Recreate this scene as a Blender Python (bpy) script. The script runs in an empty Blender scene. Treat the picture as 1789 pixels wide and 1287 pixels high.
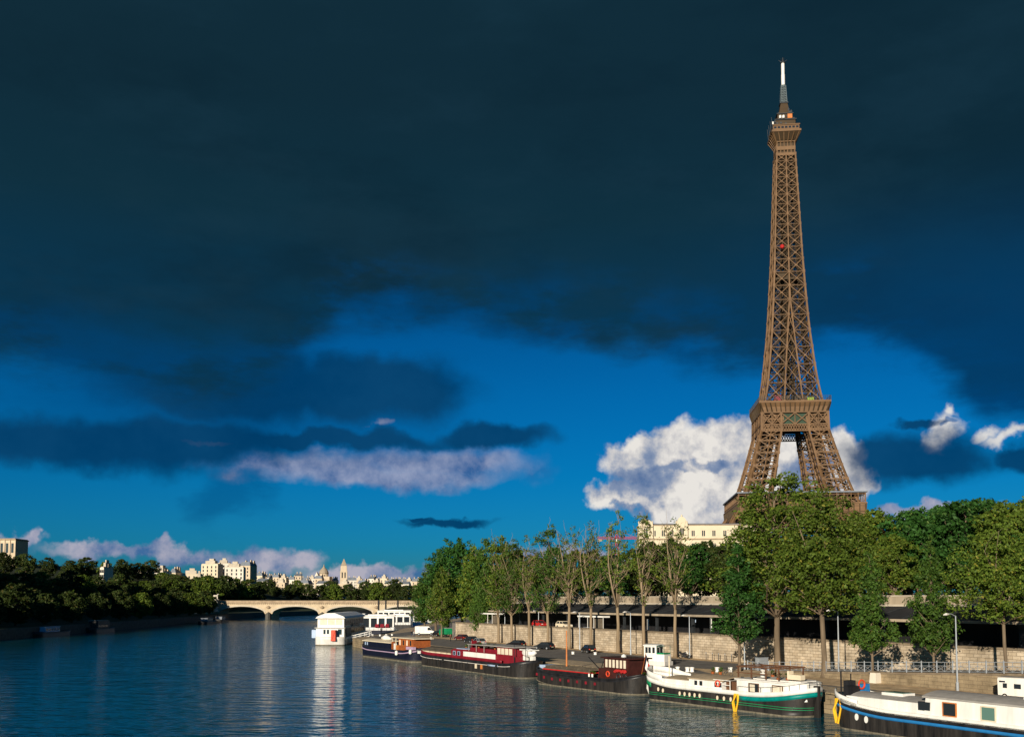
import bpy, math, random
import numpy as np
from mathutils import Vector, Matrix
R = math.radians
SC = bpy.context.scene
COL = SC.collection

# ------------------------------------------------------------------ camera
CAM_H, PITCH, F, HOR = 12.0, R(3.5), 1700.0, 1046.0      # in pixels of a 1789 x 1287 frame
CY0 = HOR - F * math.tan(PITCH)
cd = bpy.data.cameras.new('camera')
cam = bpy.data.objects.new('camera', cd); COL.objects.link(cam); SC.camera = cam
cam.location = (0, 0, CAM_H); cam.rotation_euler = (math.pi / 2 + PITCH, 0, 0)
cd.sensor_fit = 'HORIZONTAL'; cd.sensor_width = 36.0; cd.lens = 36.0 * F / 1789.0
cd.shift_y = (CY0 - 643.5) / 1789.0
cd.clip_start = 0.5; cd.clip_end = 30000

# ------------------------------------------------------------------ light
SUN_EL, SUN_FROM = R(13.5), R(22.0)      # the sun stands behind the camera, 22 degrees to its left
SKY_STRENGTH = 0.1
EXPOSURE = 0.4
SC.view_settings.view_transform = 'Standard'; SC.view_settings.look = 'None'
SC.view_settings.exposure = EXPOSURE; SC.view_settings.gamma = 1.0
SC.view_settings.use_curve_mapping = False
SC.cycles.use_denoising = True
SC.cycles.max_bounces = 6; SC.cycles.diffuse_bounces = 2; SC.cycles.glossy_bounces = 3
SC.cycles.caustics_reflective = False; SC.cycles.caustics_refractive = False
ld = bpy.data.lights.new('sun', 'SUN'); ld.energy = 4.8; ld.angle = R(0.5); ld.color = (1.0, 0.885, 0.715)
sun = bpy.data.objects.new('sun', ld); COL.objects.link(sun)
sdir = Vector((math.sin(SUN_FROM) * math.cos(SUN_EL), math.cos(SUN_FROM) * math.cos(SUN_EL), -math.sin(SUN_EL)))
sun.rotation_euler = sdir.to_track_quat('-Z', 'Y').to_euler()

# ------------------------------------------------------------------ sky
def lin(r, g, b):
    f = lambda c: c / 12.92 if c <= 0.04045 else ((c + 0.055) / 1.055) ** 2.4
    return (f(r / 255), f(g / 255), f(b / 255))

def ray(px, py):                                          # direction seen at a point of the photograph
    dx, dz = (px - 894.5) / F, (CY0 - py) / F
    return Vector((dx, math.cos(PITCH) - dz * math.sin(PITCH), math.sin(PITCH) + dz * math.cos(PITCH)))
def azel(px, py):
    d = ray(px, py).normalized()
    return math.degrees(math.atan2(d.x, d.y)), math.degrees(math.asin(d.z))

W = bpy.data.worlds.new('World'); SC.world = W; W.use_nodes = True
nt = W.node_tree; nt.nodes.clear()
def N(t, **kw):
    n = nt.nodes.new(t)
    for k, v in kw.items(): setattr(n, k, v)
    return n
def wire(a, b): nt.links.new(a, b)
def setin(sock, v):
    if isinstance(v, bpy.types.NodeSocket): wire(v, sock)
    else: sock.default_value = v
def ma(op, a, b=0.0, c=0.0, clamp=False):
    n = N('ShaderNodeMath', operation=op, use_clamp=clamp)
    setin(n.inputs[0], a); setin(n.inputs[1], b); setin(n.inputs[2], c)
    return n.outputs[0]
def vm(op, a, b=(0, 0, 0), out=0):
    n = N('ShaderNodeVectorMath', operation=op)
    setin(n.inputs[0], a); setin(n.inputs[1], b)
    return n.outputs[out]
def vlen(a):
    n = N('ShaderNodeVectorMath', operation='LENGTH'); setin(n.inputs[0], a); return n.outputs['Value']
def mixc(f, a, b):
    n = N('ShaderNodeMix', data_type='RGBA'); setin(n.inputs[0], f)
    for s, v in ((n.inputs[6], a), (n.inputs[7], b)):
        if isinstance(v, tuple): s.default_value = (*v, 1)
        else: wire(v, s)
    return n.outputs[2]
def sstep(x, a, b):
    n = N('ShaderNodeMapRange', interpolation_type='SMOOTHSTEP')
    setin(n.inputs[0], x); n.inputs[1].default_value = a; n.inputs[2].default_value = b
    return n.outputs[0]
def noise(v, scale, detail=6, rough=0.55, out='Fac'):
    n = N('ShaderNodeTexNoise'); wire(v, n.inputs['Vector'])
    n.inputs['Scale'].default_value = scale; n.inputs['Detail'].default_value = detail; n.inputs['Roughness'].default_value = rough
    return n.outputs[out]
def ramp(x, stops):
    n = N('ShaderNodeValToRGB'); wire(x, n.inputs[0]); e = n.color_ramp.elements
    while len(e) < len(stops): e.new(0.5)
    for el_, (p, c) in zip(e, stops): el_.position = p; el_.color = (*c, 1) if len(c) == 3 else c
    return n.outputs[0]

tc = N('ShaderNodeTexCoord'); D = tc.outputs['Generated']
sx = N('ShaderNodeSeparateXYZ'); wire(D, sx.inputs[0])
az = ma('MULTIPLY', ma('ARCTAN2', sx.outputs[0], sx.outputs[1]), 57.29578)
el = ma('MULTIPLY', ma('ARCSINE', sx.outputs[2]), 57.29578)
cb = N('ShaderNodeCombineXYZ'); wire(az, cb.inputs[0]); wire(el, cb.inputs[1]); P = cb.outputs[0]
def warp(col, amp, base=None):
    return vm('ADD', base or P, vm('MULTIPLY', vm('SUBTRACT', col, (0.5, 0.5, 0.5)), amp))
Dstretch = vm('MULTIPLY', D, (1, 1, 2.6))
nW = noise(Dstretch, 5.0, 7, 0.58, 'Color'); nM = noise(D, 20.0, 6, 0.52, 'Color'); nF = noise(D, 60.0, 4, 0.5, 'Color')
Psoft = warp(nM, (3.0, 1.5, 0), warp(nW, (14, 6.5, 0)))
Pmid = warp(nM, (4.0, 2.6, 0), warp(nW, (3, 1.5, 0)))
Pfluff = warp(nF, (1.1, 1.1, 0), warp(nM, (4.2, 3.8, 0)))
def blob(p, px, py, rx, ry):                              # normalised distance from an elliptic cloud body
    a, e = azel(px, py)
    ra, re = math.degrees(rx / F), math.degrees(ry / F)
    q = vm('MULTIPLY', vm('SUBTRACT', p, (a, e, 0)), (1 / ra, 1 / re, 0))
    return vlen(q)
def union(p, blobs):
    d = None
    for b in blobs:
        x = blob(p, *b); d = x if d is None else ma('SMOOTH_MIN', d, x, 0.25)
    return d
K = 1.0 / SKY_STRENGTH / 2 ** EXPOSURE
def L(r, g, b, k=1.0):
    return tuple(c * K * k for c in lin(r, g, b))

sk = N('ShaderNodeTexSky', sky_type='NISHITA', sun_disc=False)
sk.sun_elevation = SUN_EL; sk.sun_rotation = math.pi + SUN_FROM
sk.air_density = 1.0; sk.dust_density = 0.6; sk.ozone_density = 3.0; sk.altitude = 60
eln = ma('DIVIDE', el, 60.0, clamp=True)
tint = ramp(eln, [(0.0, (0.10, 0.46, 0.84)), (0.05, (0.03, 0.47, 0.94)), (0.12, (0.006, 0.455, 0.90)), (0.20, (0.004, 0.43, 0.84)), (0.27, (0.003, 0.37, 0.72)), (1.0, (0.02, 0.32, 0.8))])
base = vm('MULTIPLY', sk.outputs[0], tint)
SKYGAIN = 0.80 / 2 ** EXPOSURE
base = vm('MULTIPLY', base, (SKYGAIN,) * 3)
relief = ma('SUBTRACT', noise(D, 26.0, 9, 0.62), noise(vm('ADD', D, (-0.012, 0.0, 0.014)), 26.0, 9, 0.62))
relief_b = ma('SUBTRACT', noise(D, 10.0, 5, 0.5), noise(vm('ADD', D, (-0.025, 0.0, 0.03)), 10.0, 5, 0.5))
lit = ma('ADD', ma('MULTIPLY_ADD', relief, 2.4, 0.62), ma('MULTIPLY', relief_b, 1.8), clamp=True)
# pale bank of cumulus low on the horizon, mostly at the left
low = union(Pfluff, [(10, 938, 48, 20), (48, 934, 12, 22), (250, 968, 170, 17), (270, 955, 16, 16), (500, 975, 62, 26), (440, 985, 90, 22), (640, 1000, 130, 18), (970, 965, 80, 22), (1060, 965, 60, 15), (1600, 900, 120, 14)])
skyc = mixc(ma('MULTIPLY', sstep(low, 1.15, 0.50), 0.88), base, mixc(lit, L(66, 104, 155), L(184, 178, 192)))
# the tall white cumulus behind the tower
cum = union(Pfluff, [(1230, 800, 115, 68), (1130, 800, 72, 45), (1330, 790, 110, 60), (1210, 870, 110, 62), (1100, 865, 62, 32), (1265, 890, 70, 40), (1440, 800, 72, 50), (1470, 840, 60, 36)  , (1400, 860, 90, 60)])
csh = union(Pfluff, [(1120, 850, 66, 34), (1180, 822, 60, 16), (1085, 900, 50, 16), (1240, 805, 40, 14), (1400, 830, 50, 40), (1420, 880, 90, 24), (1655, 745, 10, 8)])
clit = ma('SUBTRACT', ma('ADD', ma('MULTIPLY_ADD', relief, 1.7, 0.86), ma('MULTIPLY', relief_b, 1.9)), ma('MULTIPLY', sstep(csh, 1.25, 0.5), 0.55), clamp=True)
cshade = ramp(clit, [(0.0, L(84, 112, 156)), (0.45, L(132, 148, 176)), (0.8, L(206, 204, 204)), (1.0, L(232, 228, 222))])
skyc = mixc(sstep(cum, 1.08, 0.78), skyc, cshade)
scr = union(Pfluff, [(1645, 748, 22, 26), (1662, 722, 15, 13), (1735, 760, 24, 13), (1775, 770, 30, 12), (1505, 790, 20, 16)])
skyc = mixc(ma('MULTIPLY', sstep(scr, 1.3, 0.25), 0.9), skyc, cshade)
# long lavender cloud at mid height, left
Plav = warp(nF, (1.2, 0.7, 0), warp(nM, (4.5, 2.0, 0), warp(nW, (6, 2.2, 0))))
lav = union(Plav, [(560, 820, 190, 26), (770, 815, 190, 30), (660, 838, 240, 22), (440, 822, 70, 15), (655, 745, 22, 9), (350, 778, 30, 5)])
skyc = mixc(ma('MULTIPLY', sstep(lav, 1.25, 0.35), 0.88), skyc, mixc(lit, L(58, 94, 148), L(152, 160, 188)))
# dark clouds under the overcast
dark = union(Pmid, [(120, 775, 290, 48), (330, 770, 200, 44), (570, 690, 260, 56), (380, 690, 200, 50), (640, 655, 140, 40), (700, 685, 125, 56), (450, 640, 110, 40), (560, 770, 260, 18), (850, 768, 120, 24), (790, 915, 95, 9), (735, 908, 26, 5), (1610, 805, 130, 46), (1540, 800, 60, 30), (1780, 805, 40, 22), (1600, 745, 34, 10)])
dtone = mixc(sstep(nW if False else noise(D, 9.0, 6, 0.6), 0.3, 0.7), L(0, 56, 98), L(10, 66, 108))
veil = union(Psoft, [(400, 868, 70, 50), (420, 760, 420, 70), (300, 700, 300, 60)])
skyc = mixc(ma('MULTIPLY', sstep(veil, 1.2, 0.3), 0.42), skyc, L(0, 64, 116))
skyc = mixc(ma('MULTIPLY', sstep(dark, 1.22, 0.52), 0.93), skyc, dtone)
# the overcast: everything above an uneven lower edge
azn = ma('MULTIPLY_ADD', az, 1 / 120.0, 0.5, clamp=True)
def e_at(px, py):
    a, e = azel(px, py); return (a / 120 + 0.5, (e / 40,) * 3)
edge = ramp(azn, [(0.0, (0.2,) * 3)] + [e_at(*q) for q in [(0, 655), (120, 655), (250, 685), (410, 690), (470, 670), (540, 610), (610, 572), (740, 588), (900, 605), (1130, 625), (1330, 630), (1450, 590), (1560, 600), (1650, 680), (1720, 740), (1789, 750)]] + [(1.0, (0.2,) * 3)])
edge_el = ma('MULTIPLY', edge, 40.0)
sxs = N('ShaderNodeSeparateXYZ'); wire(Psoft, sxs.inputs[0])
elw = ma('MULTIPLY_ADD', ma('SUBTRACT', sxs.outputs[1], el), 1.15, el)
over = sstep(ma('SUBTRACT', elw, edge_el), -0.9, 1.5)
otone = ramp(eln, [(0.0, L(6, 54, 84)), (0.20, L(8, 54, 82)), (0.27, L(10, 52, 76)), (0.36, L(16, 47, 60)), (0.46, L(17, 43, 54)), (0.60, L(18, 44, 55)), (1.0, L(24, 50, 64))])
och = mixc(ma('MULTIPLY', sstep(noise(Dstretch, 3.2, 8, 0.6), 0.44, 0.66), 0.55), otone, L(12, 35, 45))
och = mixc(ma('MULTIPLY', sstep(noise(vm('ADD', Dstretch, (3.0, 1.0, 5.0)), 4.5, 8, 0.6), 0.48, 0.70), 0.4), och, L(25, 54, 68))
lowband = sstep(ma('SUBTRACT', elw, edge_el), 5.0, 0.5)
och = mixc(ma('MULTIPLY', lowband, ma('MULTIPLY', sstep(noise(Dstretch, 7.0, 8, 0.6), 0.45, 0.62), 0.75)), och, L(0, 66, 116))
rgt = ma('MULTIPLY', sstep(az, 6, 26), sstep(el, 24, 12))
och = mixc(ma('MULTIPLY', rgt, 0.55), och, L(0, 62, 112))
# the overcast stops behind the camera, where the low sun shines in under it
front = sstep(sx.outputs[1], -0.75, -0.35)
skyc = mixc(ma('MULTIPLY', ma('MULTIPLY', over, 0.97), front), skyc, och)
bg = N('ShaderNodeBackground'); wire(skyc, bg.inputs[0]); bg.inputs[1].default_value = SKY_STRENGTH
wo = N('ShaderNodeOutputWorld'); wire(bg.outputs[0], wo.inputs[0])
W.cycles.sampling_method = 'MANUAL'; W.cycles.sample_map_resolution = 256

# ------------------------------------------------------------------ helpers
def at(px, py, z):                                        # the point at height z under a pixel of the photograph
    d = ray(px, py); k = (z - CAM_H) / d.z
    return Vector((d.x * k, d.y * k, z))
BO = Vector((31.1, 99.5, 0)); BA = R(29.2)                # the quay frame: s runs along the quay away from the camera, u inland
BT = Vector((-math.sin(BA), math.cos(BA), 0)); BN = Vector((math.cos(BA), math.sin(BA), 0))
def bank(s, u, z=0.0):
    return BO + s * BT + u * BN + Vector((0, 0, z))
def su(p):
    r = Vector((p[0], p[1], 0)) - BO
    return r.dot(BT), r.dot(BN)
def bank_at(px, u, z=0.0):                                # point of the line u = const that shows at column px (near the horizon)
    k = (px - 894.5) / F
    a = BO.x + u * BN.x - k * (BO.y + u * BN.y)
    s = a / (k * BT.y - BT.x)
    return bank(s, u, z)
def proj(p):
    yc = p[1] * math.cos(PITCH) + (p[2] - CAM_H) * math.sin(PITCH)
    up = (p[2] - CAM_H) * math.cos(PITCH) - p[1] * math.sin(PITCH)
    return 894.5 + F * p[0] / yc, CY0 - F * up / yc

class MB:
    def __init__(self):
        self.v = []; self.f = []; self.m = []
    def add(self, vs, fs, mi=0):
        o = len(self.v)
        self.v.extend([tuple(p) for p in vs])
        for f in fs: self.f.append(tuple(i + o for i in f)); self.m.append(mi)
        return self
    def box(self, x0, x1, y0, y1, z0, z1, mi=0):
        vs = [(x0, y0, z0), (x1, y0, z0), (x1, y1, z0), (x0, y1, z0), (x0, y0, z1), (x1, y0, z1), (x1, y1, z1), (x0, y1, z1)]
        return self.add(vs, [(0, 3, 2, 1), (4, 5, 6, 7), (0, 1, 5, 4), (1, 2, 6, 5), (2, 3, 7, 6), (3, 0, 4, 7)], mi)
    def frus(self, r0, z0, r1, z1, mi=0, c0=(0, 0), c1=(0, 0), caps=True):     # rectangle r0=(hx,hy) at z0 to r1 at z1
        vs = [(c0[0] + sx_ * r0[0], c0[1] + sy_ * r0[1], z0) for sx_, sy_ in ((-1, -1), (1, -1), (1, 1), (-1, 1))]
        vs += [(c1[0] + sx_ * r1[0], c1[1] + sy_ * r1[1], z1) for sx_, sy_ in ((-1, -1), (1, -1), (1, 1), (-1, 1))]
        fs = [(0, 1, 5, 4), (1, 2, 6, 5), (2, 3, 7, 6), (3, 0, 4, 7)]
        if caps: fs += [(0, 3, 2, 1), (4, 5, 6, 7)]
        return self.add(vs, fs, mi)
    def bar(self, a, b, w, h=None, mi=0):
        a = Vector(a); b = Vector(b); d = b - a
        if d.length < 1e-6: return self
        d.normalize(); up = Vector((0, 0, 1)) if abs(d.z) < 0.95 else Vector((0, 1, 0))
        x = d.cross(up).normalized(); y = x.cross(d); h = h or w
        x = x * w / 2; y = y * h / 2
        vs = [a - x - y, a + x - y, a + x + y, a - x + y, b - x - y, b + x - y, b + x + y, b - x + y]
        return self.add(vs, [(0, 3, 2, 1), (4, 5, 6, 7), (0, 1, 5, 4), (1, 2, 6, 5), (2, 3, 7, 6), (3, 0, 4, 7)], mi)
    def tube(self, pts, rs, n=8, mi=0, cap=True):
        pts = [Vector(p) for p in pts]
        if not hasattr(rs, '__len__'): rs = [rs] * len(pts)
        o = len(self.v); ref = None
        for i, p in enumerate(pts):
            d = (pts[min(i + 1, len(pts) - 1)] - pts[max(i - 1, 0)]).normalized()
            if ref is None:
                ref = d.cross(Vector((0.3, 1, 0.1)) if abs(d.y) < 0.9 else Vector((1, 0, 0))).normalized()
            x = (ref - d * ref.dot(d)).normalized(); y = d.cross(x); ref = x
            for k in range(n):
                t = 2 * math.pi * k / n
                self.v.append(tuple(p + (x * math.cos(t) + y * math.sin(t)) * rs[i]))
        for i in range(len(pts) - 1):
            for k in range(n):
                a = o + i * n + k; b = o + i * n + (k + 1) % n
                self.f.append((a, b, b + n, a + n)); self.m.append(mi)
        if cap:
            self.f.append(tuple(o + k for k in reversed(range(n)))); self.m.append(mi)
            self.f.append(tuple(o + (len(pts) - 1) * n + k for k in range(n))); self.m.append(mi)
        return self
    def lathe(self, prof, n=16, c=(0, 0, 0), mi=0):         # prof: (r, z)
        o = len(self.v)
        for r, z in prof:
            for k in range(n):
                t = 2 * math.pi * k / n
                self.v.append((c[0] + r * math.cos(t), c[1] + r * math.sin(t), c[2] + z))
        for i in range(len(prof) - 1):
            for k in range(n):
                a = o + i * n + k; b = o + i * n + (k + 1) % n
                self.f.append((a, b, b + n, a + n)); self.m.append(mi)
        self.f.append(tuple(o + k for k in reversed(range(n)))); self.m.append(mi)
        self.f.append(tuple(o + (len(prof) - 1) * n + k for k in range(n))); self.m.append(mi)
        return self
    def prism(self, poly, z0, z1, mi=0, mside=None):        # poly: (x, y) counter-clockwise
        n = len(poly)
        vs = [(p[0], p[1], z0) for p in poly] + [(p[0], p[1], z1) for p in poly]
        self.add(vs, [tuple(reversed(range(n))), tuple(range(n, 2 * n))], mi)
        return self.add(vs, [(i, (i + 1) % n, n + (i + 1) % n, n + i) for i in range(n)], mi if mside is None else mside)
    def extr(self, prof, y0, y1, mi=0, inset=0.0, cap=None):  # prof: (x, z) outline extruded across y
        n = len(prof)
        vs = [(p[0], y0, p[1]) for p in prof] + [(p[0], y1, p[1]) for p in prof]
        self.add(vs, [(i, (i + 1) % n, n + (i + 1) % n, n + i) for i in range(n)], mi)
        return self.add(vs, [tuple(reversed(range(n))), tuple(range(n, 2 * n))], mi if cap is None else cap)
    def ring(self, c, r, w, axis='y', n=14, mi=0, sx_=1.0, sz=1.0):
        pts = []
        for k in range(n + 1):
            t = 2 * math.pi * k / n; a, b = r * math.cos(t) * sx_, r * math.sin(t) * sz
            pts.append({'y': (c[0] + a, c[1], c[2] + b), 'x': (c[0], c[1] + a, c[2] + b), 'z': (c[0] + a, c[1] + b, c[2])}[axis])
        return self.tube(pts, w, 6, mi, False)
    def build(self, name, mats, parent=None, smooth=False, loc=None, rotz=None):
        me = bpy.data.meshes.new(name); me.from_pydata(self.v, [], self.f); me.update()
        if not isinstance(mats, (list, tuple)): mats = [mats]
        for m_ in mats: me.materials.append(m_)
        me.polygons.foreach_set('material_index', self.m)
        if smooth: me.polygons.foreach_set('use_smooth', [True] * len(self.f))
        o = bpy.data.objects.new(name, me); COL.objects.link(o)
        if parent: o.parent = parent
        if loc is not None: o.location = loc
        if rotz is not None: o.rotation_euler = (0, 0, rotz)
        return o

def tag(o, label, cat, group=None, kind=None):
    if label: o['label'] = label
    if cat: o['category'] = cat
    if group: o['group'] = group
    if kind: o['kind'] = kind
    return o
def thing(name, label, cat, loc=(0, 0, 0), rotz=0.0, group=None, scale=None):
    o = bpy.data.objects.new(name, None); COL.objects.link(o); o.location = loc; o.rotation_euler = (0, 0, rotz)
    if scale: o.scale = scale
    return tag(o, label, cat, group)
def struct(name, mb, mats, smooth=False):
    return tag(mb.build(name, mats, None, smooth), None, None, None, 'structure')
CH = {}
def kids(o):
    return [c for c in COL.objects if c.parent == o] if o.name not in CH else CH[o.name]
def dup(root, loc, rotz, label, group=None, scale=None):    # a copy of a thing with copies of its parts and sub-parts
    r = root.copy(); COL.objects.link(r); r.location = loc; r.rotation_euler = (0, 0, rotz)
    if scale: r.scale = scale
    r['label'] = label
    if group: r['group'] = group
    for ch in root.children:
        c = ch.copy(); COL.objects.link(c); c.parent = r
        for g in ch.children:
            d = g.copy(); COL.objects.link(d); d.parent = c
    return r

# ------------------------------------------------------------------ materials
def newmat(name):
    m = bpy.data.materials.new(name); m.use_nodes = True
    t = m.node_tree; t.nodes.clear()
    out = t.nodes.new('ShaderNodeOutputMaterial'); b = t.nodes.new('ShaderNodeBsdfPrincipled')
    t.links.new(b.outputs[0], out.inputs[0])
    return m, t, b, out
def mat(name, col, rough=0.7, var=0.25, scale=1.2, bump=0.0, spec=0.3, metal=0.0, streak=False, col2=None):
    m, t, b, out = newmat(name); n = t.nodes
    tcn = n.new('ShaderNodeTexCoord'); mp = n.new('ShaderNodeMapping')
    t.links.new(tcn.outputs['Object'], mp.inputs[0])
    if streak: mp.inputs['Scale'].default_value = (1, 1, 0.12)
    nz = n.new('ShaderNodeTexNoise'); nz.inputs['Scale'].default_value = scale; nz.inputs['Detail'].default_value = 5; nz.inputs['Roughness'].default_value = 0.65
    t.links.new(mp.outputs[0], nz.inputs['Vector'])
    r = n.new('ShaderNodeValToRGB'); t.links.new(nz.outputs['Fac'], r.inputs[0])
    lo = tuple(c * (1 - var) for c in col); hi = tuple(min(1, c * (1 + var * 0.7)) for c in (col2 or col))
    r.color_ramp.elements[0].position = 0.32; r.color_ramp.elements[1].position = 0.68
    r.color_ramp.elements[0].color = (*lo, 1); r.color_ramp.elements[1].color = (*hi, 1)
    t.links.new(r.outputs[0], b.inputs['Base Color'])
    b.inputs['Roughness'].default_value = rough; b.inputs['Metallic'].default_value = metal
    b.inputs['Specular IOR Level'].default_value = spec
    if bump:
        bp = n.new('ShaderNodeBump'); bp.inputs['Strength'].default_value = bump; bp.inputs['Distance'].default_value = 0.05
        t.links.new(nz.outputs['Fac'], bp.inputs['Height']); t.links.new(bp.outputs[0], b.inputs['Normal'])
    return m
def brick_mat(name, c1, c2, mortar, bw, bh, ms=0.02, rough=0.85, stain=0.35, yaw=0.0):
    m, t, b, out = newmat(name); n = t.nodes
    g = n.new('ShaderNodeNewGeometry'); mp = n.new('ShaderNodeMapping'); mp.vector_type = 'POINT'
    mp.inputs['Rotation'].default_value = (0, 0, yaw)
    t.links.new(g.outputs['Position'], mp.inputs[0])
    s = n.new('ShaderNodeSeparateXYZ'); c = n.new('ShaderNodeCombineXYZ'); t.links.new(mp.outputs[0], s.inputs[0])
    t.links.new(s.outputs[0], c.inputs[0]); t.links.new(s.outputs[2], c.inputs[1])
    br = n.new('ShaderNodeTexBrick'); t.links.new(c.outputs[0], br.inputs['Vector'])
    br.inputs['Color1'].default_value = (*c1, 1); br.inputs['Color2'].default_value = (*c2, 1); br.inputs['Mortar'].default_value = (*mortar, 1)
    br.inputs['Scale'].default_value = 1.0; br.inputs['Brick Width'].default_value = bw; br.inputs['Row Height'].default_value = bh
    br.inputs['Mortar Size'].default_value = ms; br.inputs['Bias'].default_value = 0.0
    nz = n.new('ShaderNodeTexNoise'); nz.inputs['Scale'].default_value = 0.45; nz.inputs['Detail'].default_value = 8; nz.inputs['Roughness'].default_value = 0.7
    t.links.new(g.outputs['Position'], nz.inputs['Vector'])
    mr = n.new('ShaderNodeMapRange'); mr.inputs[1].default_value = 0.35; mr.inputs[2].default_value = 0.7; mr.inputs[3].default_value = 1 - stain; mr.inputs[4].default_value = 1.12
    t.links.new(nz.outputs['Fac'], mr.inputs[0])
    mx = n.new('ShaderNodeVectorMath'); mx.operation = 'SCALE'; t.links.new(br.outputs['Color'], mx.inputs[0]); t.links.new(mr.outputs[0], mx.inputs['Scale'])
    t.links.new(mx.outputs[0], b.inputs['Base Color'])
    b.inputs['Roughness'].default_value = rough; b.inputs['Specular IOR Level'].default_value = 0.2
    bp = n.new('ShaderNodeBump'); bp.inputs['Strength'].default_value = 0.5; bp.inputs['Distance'].default_value = 0.03; bp.invert = True
    t.links.new(br.outputs['Fac'], bp.inputs['Height']); t.links.new(bp.outputs[0], b.inputs['Normal'])
    return m
def leaf_mat(name, c_lo, c_hi, c_alt, alt=0.12, obvar=0.25):
    m, t, b, out = newmat(name); n = t.nodes
    g = n.new('ShaderNodeNewGeometry'); oi = n.new('ShaderNodeObjectInfo')
    r = n.new('ShaderNodeValToRGB'); t.links.new(g.outputs['Random Per Island'], r.inputs[0]); e = r.color_ramp.elements
    e[0].color = (*c_lo, 1); e[1].position = 1 - alt; e[1].color = (*c_hi, 1)
    x = e.new(1.0); x.color = (*c_alt, 1)
    mr = n.new('ShaderNodeMapRange'); t.links.new(oi.outputs['Random'], mr.inputs[0]); mr.inputs[3].default_value = 1 - obvar; mr.inputs[4].default_value = 1 + obvar
    v = n.new('ShaderNodeVectorMath'); v.operation = 'SCALE'; t.links.new(r.outputs[0], v.inputs[0]); t.links.new(mr.outputs[0], v.inputs['Scale'])
    t.links.new(v.outputs[0], b.inputs['Base Color'])
    b.inputs['Roughness'].default_value = 0.6; b.inputs['Specular IOR Level'].default_value = 0.2
    tr = n.new('ShaderNodeBsdfTranslucent'); t.links.new(v.outputs[0], tr.inputs[0])
    mx = n.new('ShaderNodeMixShader'); mx.inputs[0].default_value = 0.32
    t.links.new(b.outputs[0], mx.inputs[1]); t.links.new(tr.outputs[0], mx.inputs[2]); t.links.new(mx.outputs[0], out.inputs[0])
    return m
def glass_mat(name, col=(0.02, 0.025, 0.03), rough=0.05, spec=0.8):
    m, t, b, out = newmat(name)
    b.inputs['Base Color'].default_value = (*col, 1); b.inputs['Roughness'].default_value = rough; b.inputs['Specular IOR Level'].default_value = spec
    return m
def water_mat():
    m, t, b, out = newmat('river_water'); n = t.nodes
    g = n.new('ShaderNodeNewGeometry')
    b.inputs['Base Color'].default_value = (0.0, 0.060, 0.092, 1); b.inputs['Roughness'].default_value = 0.05
    b.inputs['Specular Tint'].default_value = (0.36, 0.84, 1.0, 1); b.inputs['IOR'].default_value = 1.33; b.inputs['Specular IOR Level'].default_value = 0.5
    hs = None
    for sc, sy, wgt, det in ((0.10, 1.0, 0.8, 2), (0.42, 1.0, 0.72, 2), (1.1, 1.0, 0.36, 3)):
        mp = n.new('ShaderNodeMapping'); mp.inputs['Scale'].default_value = (sc * 0.5, sc * 1.15 * sy, sc); mp.inputs['Rotation'].default_value = (0, 0, 0.25)
        t.links.new(g.outputs['Position'], mp.inputs[0])
        nz = n.new('ShaderNodeTexNoise'); nz.inputs['Scale'].default_value = 1.0; nz.inputs['Detail'].default_value = det; nz.inputs['Roughness'].default_value = 0.5
        t.links.new(mp.outputs[0], nz.inputs['Vector'])
        mm = n.new('ShaderNodeMath'); mm.operation = 'MULTIPLY_ADD'; t.links.new(nz.outputs['Fac'], mm.inputs[0]); mm.inputs[1].default_value = wgt
        if hs is None: mm.inputs[2].default_value = 0.0
        else: t.links.new(hs, mm.inputs[2])
        hs = mm.outputs[0]
    bp = n.new('ShaderNodeBump'); bp.inputs['Strength'].default_value = 1.0; bp.inputs['Distance'].default_value = WATER_BUMP
    t.links.new(hs, bp.inputs['Height']); t.links.new(bp.outputs[0], b.inputs['Normal'])
    return m
WATER_BUMP = 0.30
m_water = water_mat()
m_bed = mat('river_bed', (0.03, 0.035, 0.03)); m_dirt = mat('bare_earth', (0.54, 0.385, 0.22), 0.95, 0.45, 0.8, 0.4)
m_asph = mat('asphalt', (0.16, 0.147, 0.134), 0.85, 0.35, 0.5, 0.1); m_cobble = mat('cobbles', (0.42, 0.325, 0.215), 0.9, 0.45, 1.6, 0.5)
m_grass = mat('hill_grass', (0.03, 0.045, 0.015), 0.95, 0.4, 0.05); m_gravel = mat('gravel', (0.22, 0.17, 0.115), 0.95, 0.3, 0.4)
QYAW = -(math.pi / 2 + BA)
m_wall = brick_mat('limestone_blocks', (0.60, 0.50, 0.37), (0.46, 0.37, 0.26), (0.26, 0.20, 0.14), 1.0, 0.42, 0.03, stain=0.45, yaw=QYAW)
m_quay = brick_mat('quay_stone', (0.36, 0.28, 0.17), (0.29, 0.225, 0.14), (0.14, 0.11, 0.075), 1.3, 0.5, 0.03, stain=0.5, yaw=QYAW)
m_cope = mat('coping_stone', (0.20, 0.155, 0.105), 0.9, 0.35, 0.9, 0.2)
m_lowwall = brick_mat('low_wall_stone', (0.34, 0.265, 0.165), (0.29, 0.225, 0.14), (0.2, 0.15, 0.1), 1.1, 0.42, 0.02, stain=0.5, yaw=QYAW)
m_conc = mat('weathered_concrete', (0.33, 0.27, 0.195), 0.9, 0.3, 0.5, 0.15, streak=True)
m_pale = mat('pale_concrete', (0.48, 0.42, 0.33), 0.85, 0.2, 0.5)
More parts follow.
